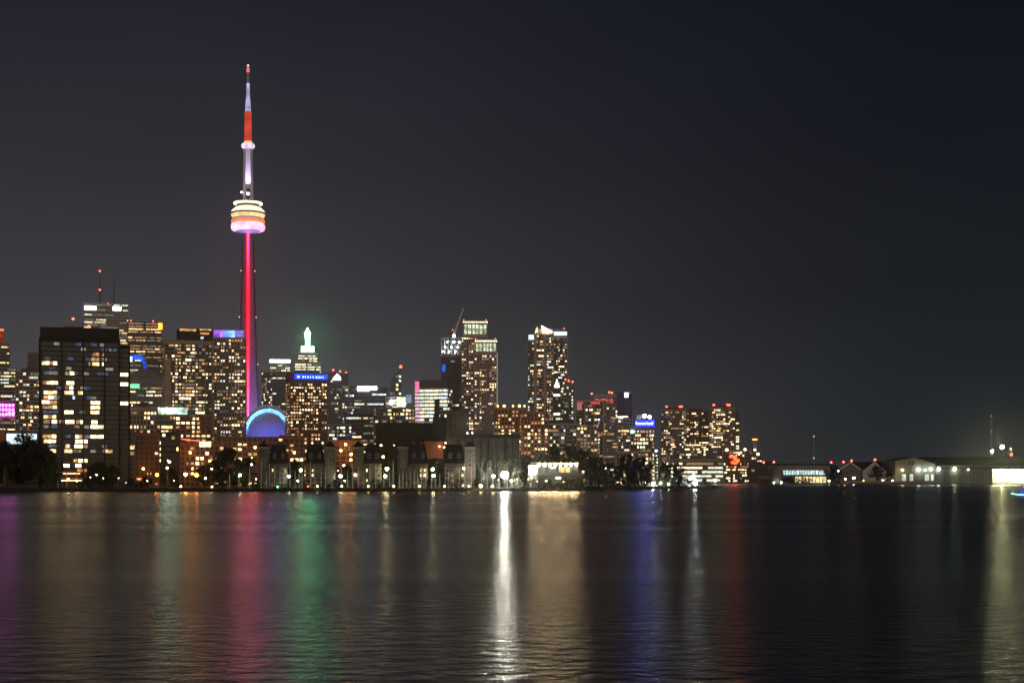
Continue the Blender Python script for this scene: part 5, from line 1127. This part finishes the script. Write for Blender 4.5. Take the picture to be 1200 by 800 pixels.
# ------------------------------------------------------------------ island airport on the right
def airport():
    Y = 1980; s = F/Y; grey = mat('hangar_cladding', (.30,.30,.28), .8, noise=.15); roof = mat('hangar_roof', (.012,.013,.013), .8)
    z = lambda p: ZW(p, Y)-G
    def gable(name, label, x0, x1, ye, ya, depth, wallm, cat='hangar', yy=Y, rake=True):
        cx = (x0+x1)/2; ss = F/yy; root = thing(name, label, cat, (XW(cx, yy), yy, G), face_az(XW(cx, yy), yy)); w = (x1-x0)/ss; zz = lambda p: ZW(p, yy)-G
        he, ha = zz(ye), zz(ya); b = MB()
        b.poly([(-w/2, 0, 0), (w/2, 0, 0), (w/2, 0, he), (0, 0, ha), (-w/2, 0, he), (-w/2, depth, 0), (w/2, depth, 0), (w/2, depth, he), (0, depth, ha), (-w/2, depth, he)], [(0,1,2,3,4), (9,8,7,6,5), (0,4,9,5), (1,6,7,2)], wallm)
        b.build('wall', root); b = MB()
        b.poly([(-w/2-.8, -1, he-.3), (0, -1, ha+.2), (0, depth+1, ha+.2), (-w/2-.8, depth+1, he-.3), (w/2+.8, -1, he-.3), (w/2+.8, depth+1, he-.3), (0, -1, ha+1), (0, depth+1, ha+1), (-w/2-.8, -1, he+.5), (-w/2-.8, depth+1, he+.5), (w/2+.8, -1, he+.5), (w/2+.8, depth+1, he+.5)],
               [(8,6,7,9), (6,10,11,7), (0,3,2,1), (1,2,5,4), (3,0,8,9), (4,5,11,10), (2,3,9,7), (5,2,7,11)], roof)
        b.build('roof', root)
        if rake:
            b = MB(); mm = mat('barge_board', (.75,.62,.58), .8)
            b.poly([(-w/2-.8, -1.2, he-.6), (0, -1.2, ha-.2), (w/2+.8, -1.2, he-.6), (w/2+.8, -1.2, he+.6), (0, -1.2, ha+1.1), (-w/2-.8, -1.2, he+.6)], [(0,1,4,5), (1,2,3,4)], mm); b.build('barge_board', root)
        return root, w, he, ha, zz
    # terminal
    r, w, d, h = tower('terminal_building', 'low airport terminal with cool window band over warm lit ground floor', 902, 972, 545.5, 1960, r=.3, fh=8, bay=6, lit=0, style='curtain', wall=grey, seed=90, penthouse=False, cat='terminal')
    px = lambda p: (p-937)/F*1960; z1 = lambda p: ZW(p, 1960)-G
    cw = emis('terminal_window', (.68,.92,.90), .95, .55, .18)
    for k in range(16):
        b = MB(); a = px(918.2)+k*(px(968)-px(918.2))/16; b.box(a, a+2.9, -d/2-.7, -d/2-.4, z1(556), z1(551), cw); b.build('window', r)
    for k in range(9):
        b = MB(); a = px(932)+k*(px(968)-px(932))/9; b.box(a, a+3.6, -d/2-.7, -d/2-.4, z1(565.3), z1(558.2), emis('warm_ground_floor', (1,.78,.36), 1.15, .5, .25)); b.build('ground_floor_window', r)
    b = MB(); b.box(px(902), px(972), -d/2-1.2, d/2, h+.7, h+2.2, roof); b.build('roof_edge', r)
    Yt = 1950; t = thing('storage_dome', 'dim domed tank beside the airport terminal', 'tank', (XW(909, Yt), Yt, G), 0)
    b = MB(); rr_ = 6/F*Yt; b.lathe([(rr_, 0), (rr_, ZW(551, Yt)-G), (rr_*.86, ZW(547.5, Yt)-G), (rr_*.5, ZW(545.4, Yt)-G), (.4, ZW(544.8, Yt)-G)], mat('tank_paint', (.20,.20,.15), .8), 28); b.build('tank_shell', t)
    b = MB(); b.tube((rr_+.3, 0, 0), (rr_+.3, 0, ZW(551, Yt)-G), .2, .2, STEELD); b.build('ladder', t)
    def mast(label, p, q, bq):
        Ym = 2300; t = thing('radio_mast', label, 'radio mast', (XW(p, Ym), Ym, G), 0); zt = ZW(q, Ym)-G; b = MB(); m = mat('mast_grey', (.30,.30,.26), .7)
        for a in range(3):
            x, y = 1.3*math.cos(R(120*a+30)), 1.3*math.sin(R(120*a+30)); b.tube((x, y, 0), (x, y, zt), .5, .5, m, 4)
        n = int(zt/3)
        for i in range(n):
            for a in range(3):
                x, y = 1.3*math.cos(R(120*a+30)), 1.3*math.sin(R(120*a+30)); x2, y2 = 1.3*math.cos(R(120*a+150)), 1.3*math.sin(R(120*a+150)); b.tube((x, y, i*3), (x2, y2, i*3+3), .17, .17, m, 4)
        b.build('lattice', t); beacon(t, [(0, -1.5, zt+1.2)]+[(0, -2, ZW(k, Ym)-G) for k in bq], 1.1, emis('mast_white_beacon', (.75,.82,.65), 1.1), 'beacon')
    mast('thin lattice radio mast behind the airport terminal', 953.5, 512, (536.5,)); mast('taller lattice radio mast behind the big hangar', 1161.5, 488, (505.5,))
    r, w, he, ha, zz = gable('brick_hangar', 'left one of the two gabled hangars with pinkish roof edges', 985.5, 1008, 550, 542, 45, mat('hangar_olive', (.09,.085,.07), .9))
    r2, w2, he2, ha2, zz2 = gable('brick_hangar', 'right one of the two gabled hangars, partly hidden by a dark tree', 1011.5, 1038, 553, 541.5, 45, mat('hangar_pale', (.42,.42,.36), .9), yy=1975)
    t = thing('long_hangar', 'long dark roofed hangar range behind the two gabled hangars', 'hangar', (XW(1030, 2040), 2040, G), face_az(XW(1030, 2040), 2040))
    S2 = F/2040; b = MB(); b.box(-32/S2, 38/S2, 0, 30, 0, ZW(549, 2040)-G, mat('hangar_brown', (.06,.035,.028), .9)); b.build('wall', t)
    b = MB(); b.poly([(-33/S2, -1, ZW(549, 2040)-G), (39/S2, -1, ZW(549, 2040)-G), (39/S2, 14, ZW(540.5, 2040)-G), (-33/S2, 14, ZW(540.5, 2040)-G), (-33/S2, 31, ZW(549, 2040)-G), (39/S2, 31, ZW(549, 2040)-G)], [(0,1,2,3), (3,2,5,4), (0,3,4), (1,5,2), (4,5,1,0)], roof); b.build('roof', t)
    # big hangar: gable end left, long eaves right
    Yh = 1945; S3 = F/Yh; X0, X1 = 1049, 1230; cx = 1139; t = thing('big_hangar', 'big wide hangar with corrugated doors and one brilliantly lit open bay', 'hangar', (XW(cx, Yh), Yh, G), 0)
    px = lambda p: (p-cx)/S3; z3 = lambda p: ZW(p, Yh)-G; he, ha = z3(545.8), z3(534.8)
    b = MB(); pts = [(px(1049), 0), (px(1095), 0), (px(1108), z3(545.8)), (px(1068), ha), (px(1049), z3(539.5))]
    b.poly([(px(1049), 0, 0), (px(1096), 0, 0), (px(1096), 0, z3(543.2)), (px(1070), 0, ha-.4), (px(1049), 0, z3(540)), (px(1049), 70, 0), (px(1096), 70, 0), (px(1096), 70, z3(543.2)), (px(1070), 70, ha-.4), (px(1049), 70, z3(540))], [(0,1,2,3,4), (9,8,7,6,5), (0,4,9,5), (1,6,7,2)], mat('hangar_cream', (.22,.21,.165), .85))
    b.build('gable_wall', t)
    b = MB(); b.box(px(1096.1), px(1163.5), 1, 4, 0, z3(549.3), mat('corrugated_door', (.34,.34,.31), .7))
    for k in range(40): x = px(1096.5)+k*(px(1163)-px(1096.5))/39; b.box(x-.45, x+.45, .55, 1.02, .1, z3(549.5), mat('corrugated_rib', (.07,.07,.065), .7))
    b.build('corrugated_door', t)
    b = MB(); b.box(px(1096.1), px(X1), -1.5, 6, z3(549.2), z3(547.2), mat('canopy_dark', (.05,.05,.05), .8)); b.box(px(1096.1), px(X1), -.3, 5, z3(547.1), z3(545.2), mat('hangar_cream', (.22,.21,.165), .85)); b.build('door_canopy', t)
    b = MB(); b.poly([(px(1070)-1, -1.4, ha), (px(1112), -1.4, z3(545)), (px(X1), -1.4, z3(545)), (px(X1), 35, ha), (px(1070)-1, 35, ha), (px(1049)-1, -1.2, z3(540)+.4), (px(1049)-1, 72, z3(540)+.4), (px(1070)-1, 72, ha), (px(X1), 72, z3(545)), (px(1112), 72, z3(545))],
           [(0,1,2,3,4), (5,0,4,7,6), (4,3,8,9,7)], roof); b.build('roof', t)
    b = MB(); b.box(px(1163.6), px(X1), 26, 27, 0, z3(549.3), mat('bay_white', (.75,.76,.7), .7)); b.box(px(1163.6), px(1164.2), 4, 26, 0, z3(549.3), mat('bay_white', (.75,.76,.7), .7)); b.build('bay_wall', t)
    for k in range(7): b = MB(); b.box(-3.5, 3.5, -.8, .8, -.4, .4, emis('bay_light', (1,1,.6), 150)); b.build('bay_light', t, (px(1170+k*8), 12, z3(550.5)))
    b = MB(); b.box(px(1174), px(1200), 24, 24.5, 3, z3(553), emis('lit_bay_banner', (1,1,.85), 2.5, .2, .05)); b.build('lit_partition', t)
    for k, (a, q) in enumerate(((1065, 541), (1069, 540.5))): b = MB(); b.box(px(a), px(a+2.2), -.3, -.02, z3(q+3.5), z3(q), BLACKP); b.build('gable_window', t)
    for a, e in ((1057, 1061.5), (1066, 1070), (1084, 1088.5), (1091, 1094)):
        b = MB(); b.box(px(a), px(e), -.4, -.05, 0, z3(555.5), emis('apron_door_light', (.85,1,.85), .9, .4, .2)); b.build('doorway', t)
    for p, q, rr_, st, cc in ((1076, 550, 1.7, 34, (.95,1,.85)), (1083.5, 550.5, 1.2, 22, (.7,1,.85)), (1090.5, 549.5, 1.6, 30, (.95,1,.88)), (1099.5, 549.3, 1.8, 34, (.95,1,.88)), (1118.3, 549.2, 1.9, 55, (.8,1,.6)), (1134, 550, 1.0, 18, (.9,1,.8))):
        b = MB(); b.tube((0, 1, -.5), (0, 3, -.5), .15, .15, STEELD); b.ball((0, 0, 0), rr_, emis('wall_flood_%d' % int(p), cc, st)); b.build('wall_lamp', t, (px(p), -2.6, z3(q)))
    lamp('brilliant floodlight on a pole above the big hangar roof', 1174.5, 523.5, 2080, (1,.97,.45), 330, 2.6, cat='floodlight', name='floodlight')
    lamp('lesser floodlight on a pole left of the brilliant one above the hangar roof', 1162.5, 528.5, 2080, (1,.95,.5), 90, 2.0, cat='floodlight', name='floodlight')
    tt = lamp('dim globe lamp with red beacon below it above the hangar roof', 1184.5, 526, 2080, (.45,.6,.4), 1, 2.3, cat='globe lamp', name='globe_lamp')
    beacon(tt, [(0, -2.5, ZW(532.5, 2080)-G)], 1.8)
    for p, q, l in ((974, 541.5, 'above the dark trees right of the terminal'), (988.5, 541, 'left of the first hangar gable'), (998, 539.5, 'over the first hangar gable'), (1025.5, 538.3, 'over the second hangar gable'), (1056.5, 539.3, 'leftmost of three beside the big hangar'), (1059, 539.3, 'middle of three beside the big hangar'), (1061.5, 539.3, 'rightmost of three beside the big hangar'), (907, 541, 'over the domed tank'), (895, 541.5, 'over the dark low shed')):
        lamp('red obstruction light %s' % l, p, q, 2060, (1,.07,.05), 12, 1.5 if 'three' not in l else 1.0, cat='obstruction light', name='obstruction_light', group='red obstruction lights by the airport')
    for p, q, l, c, st, rr_ in ((990.5, 561, 'warm lamp, left of two on the first gabled hangar', (1,.9,.6), 40, 1.0), (1000.5, 560, 'bright white lamp, right of two on the first gabled hangar', (1,.98,.85), 70, 1.6), (1057.5, 550.5, 'yellow green lamp at the left end of the big hangar', (1,.95,.5), 24, 1.7),
                                (982.5, 551.5, 'small cool lamp between the dark trees and first gabled hangar', (.7,.85,1), 18, .9), (971.5, 563, 'low white lamp at the right end of the terminal', (.95,1,.8), 25, 1.2), (915.5, 565, 'low white lamp beside the domed tank', (.95,1,.9), 35, 1.2), (907, 565.2, 'second low white lamp before the domed tank', (.9,1,.9), 25, 1.1),
                                (1034.5, 562.5, 'small white lamp at the foot of the pale twin pole', (1,.9,.8), 25, 1.0), (1012, 563, 'orange lamp in the gap between the two gabled hangars', (1,.55,.15), 40, .8), (1046, 563, 'yellow lamp at the left corner of the big hangar', (1,.85,.4), 70, .9)):
        lamp(l, p, q, 1938, c, st, rr_, cat='apron lamp', name='apron_lamp')
    t = thing('apron_shed', 'little red roofed lean-to in front of the big hangar end', 'shed', (XW(1043, 1950), 1950, G), 0)
    b = MB(); b.poly([(-10, 0, 0), (11, 0, 0), (11, 0, 12.5), (-10, 0, 4), (-10, 10, 0), (11, 10, 0), (11, 10, 12.5), (-10, 10, 4)], [(0,1,2,3), (7,6,5,4), (0,3,7,4), (1,5,6,2)], mat('cream_shed', (.5,.48,.35), .8)); b.build('wall', t)
    b = MB(); b.poly([(-11, -.8, 3.6), (11.4, -.8, 12.9), (11.4, 10.8, 12.9), (-11, 10.8, 3.6), (-11, -.8, 4.4), (11.4, -.8, 13.7), (11.4, 10.8, 13.7), (-11, 10.8, 4.4)], [(0,3,2,1), (4,5,6,7), (0,1,5,4), (1,2,6,5), (2,3,7,6), (3,0,4,7)], mat('red_roof', (.3,.07,.05), .8)); b.build('roof', t)
    plant('round', 971.5, 1945, 22, 'dark tree right of the airport terminal', wpx=16); plant('round', 979, 1948, 21, 'dark tree left of the first gabled hangar', wpx=15)
    plant('tall', 1027, 1944, 21, 'tall dark tree before the right gabled hangar', wpx=17); plant('wide', 1041, 1952, 13, 'low dark tree right of the right gabled hangar', wpx=13)
    for i, p in enumerate((920, 926, 934, 941, 948)): plant('bush', p, 1938, 6+(i % 2)*2, 'low shrub before the airport terminal, %s from the left' % ORD[i], 'shrub', wpx=9, group='shrubs before the airport terminal')
    t = thing('twin_pole', 'pale pair of poles in front of the long dark hangar range', 'pole', (XW(1035.7, 1936), 1936, G), 0); b = MB()
    for x in (-1.2, 1.2): b.tube((x, 0, 0), (x*.8, 0, 14.5), .35, .25, WHITEM)
    b.build('post', t); b = MB(); b.box(-3, 3, -.3, .3, 13.2, 14, WHITEM); b.build('crossbar', t)
    # parked ground vehicle and low fence
    b = MB(); m = mat('seawall_pale', (.32,.28,.24), .9); b.box(XW(985, 1934), XW(1096, 1934), 1932, 1933, G, G+3.2, m); o = b.build('seawall'); tag(o, 'pale low seawall in front of the gabled hangars', 'seawall')
    tower('harbour_shed', 'dim teal green shed between harbour row and domed tank', 890, 903.5, 558, 2236, r=.4, fh=5, lit=0, style='strip', wall=mat('teal_shed', (.18,.26,.22), .9), seed=92, penthouse=False)
airport()

# ------------------------------------------------------------------ on the water
def buoy():
    Y = 640; t = thing('channel_marker', 'dark channel marker standing alone in the open water', 'channel marker', (XW(984.5, Y), Y, 0), 0); m = mat('marker_black', (.015,.015,.015), .7)
    b = MB(); b.lathe([(.9, -.4), (1.15, 0), (1.15, 1.0), (.8, 1.3)], m, 14); b.build('float', t)
    b = MB(); b.tube((0, 0, 1.2), (0, 0, 4.6), .12, .07, m); b.build('pole', t)
    b = MB(); b.box(-.35, .35, -.35, .35, 4.0, 4.7, m); b.build('topmark', t)
buoy()
def night_boat():
    Y = 610; t = thing('tour_boat', 'small motor boat glowing blue with white green hull line at the right edge', 'boat', (XW(1197, Y), Y, 0), R(-8))
    b = MB(); L = 6.2; secs = [(-1, .02, 1.6), (-.75, .55, 1.3), (-.3, .8, 1.1), (.4, .8, 1.05), (1, .7, 1.05)]; v = []; f = []
    for u, wv, fr in secs: v += [(u*L/2*1.3, -wv*1.6, fr), (u*L/2*1.2, -wv*1, -.3), (u*L/2*1.2, wv*1, -.3), (u*L/2*1.3, wv*1.6, fr)]
    for i in range(4):
        k = 4*i
        for j in range(3): f.append((k+j, k+j+4, k+j+5, k+j+1))
        f.append((k+3, k+7, k+4, k))
    f.append((16, 19, 18, 17)); b.poly(v, f, HULLB); b.build('hull', t)
    b = MB(); b.prism([(-1.2, -1), (3, -1), (3, 1), (-1.2, 1)], 1.1, 2.6, mat('cabin_blue', (.05,.05,.3), .4), top=[(-.2, -.8), (3, -.8), (3, .8), (-.2, .8)]); b.build('cabin', t)
    b = MB(); b.box(-.4, 3, -1.15, -1.02, 1.5, 2.2, emis('blue_cabin_glow', (.02,.03,1), 3)); b.build('cabin_light', t)
    b = MB()
    for (u, wv, fr), (u2, wv2, fr2) in zip(secs, secs[1:]): b.tube((u*L/2*1.3, -wv*1.6-.08, fr-.35), (u2*L/2*1.3, -wv2*1.6-.08, fr2-.35), .13, .13, emis('hull_light_line', (.35,1,.75), 4), 6)
    b.build('hull_light', t)
    b = MB(); b.tube((1, 0, 2.6), (1, 0, 3.6), .05, .05, STEELD); b.ball((1, 0, 3.7), .15, emis('boat_mast_light', (1,1,1), 6)); b.build('mast_light', t)
night_boat()

def build_haze():  # thin haze added to give the lamps soft halos
    hz = bpy.data.materials.new('halo_haze'); hz.use_nodes = True; t = hz.node_tree; t.nodes.clear()
    o = t.nodes.new('ShaderNodeOutputMaterial'); v = t.nodes.new('ShaderNodeVolumePrincipled')
    v.inputs['Color'].default_value = (.82, .82, .84, 1); v.inputs['Density'].default_value = 4e-5; v.inputs['Anisotropy'].default_value = .965
    t.links.new(v.outputs[0], o.inputs['Volume'])
    b = MB(); b.box(-4600, 4600, -160, 5700, -3, 600, hz); b.build('haze', kind='stuff')
build_haze()
dup_ = {k: v for k, v in USED.items() if v > 1}
print('duplicate labels', dup_); print('objects', len(bpy.data.objects))
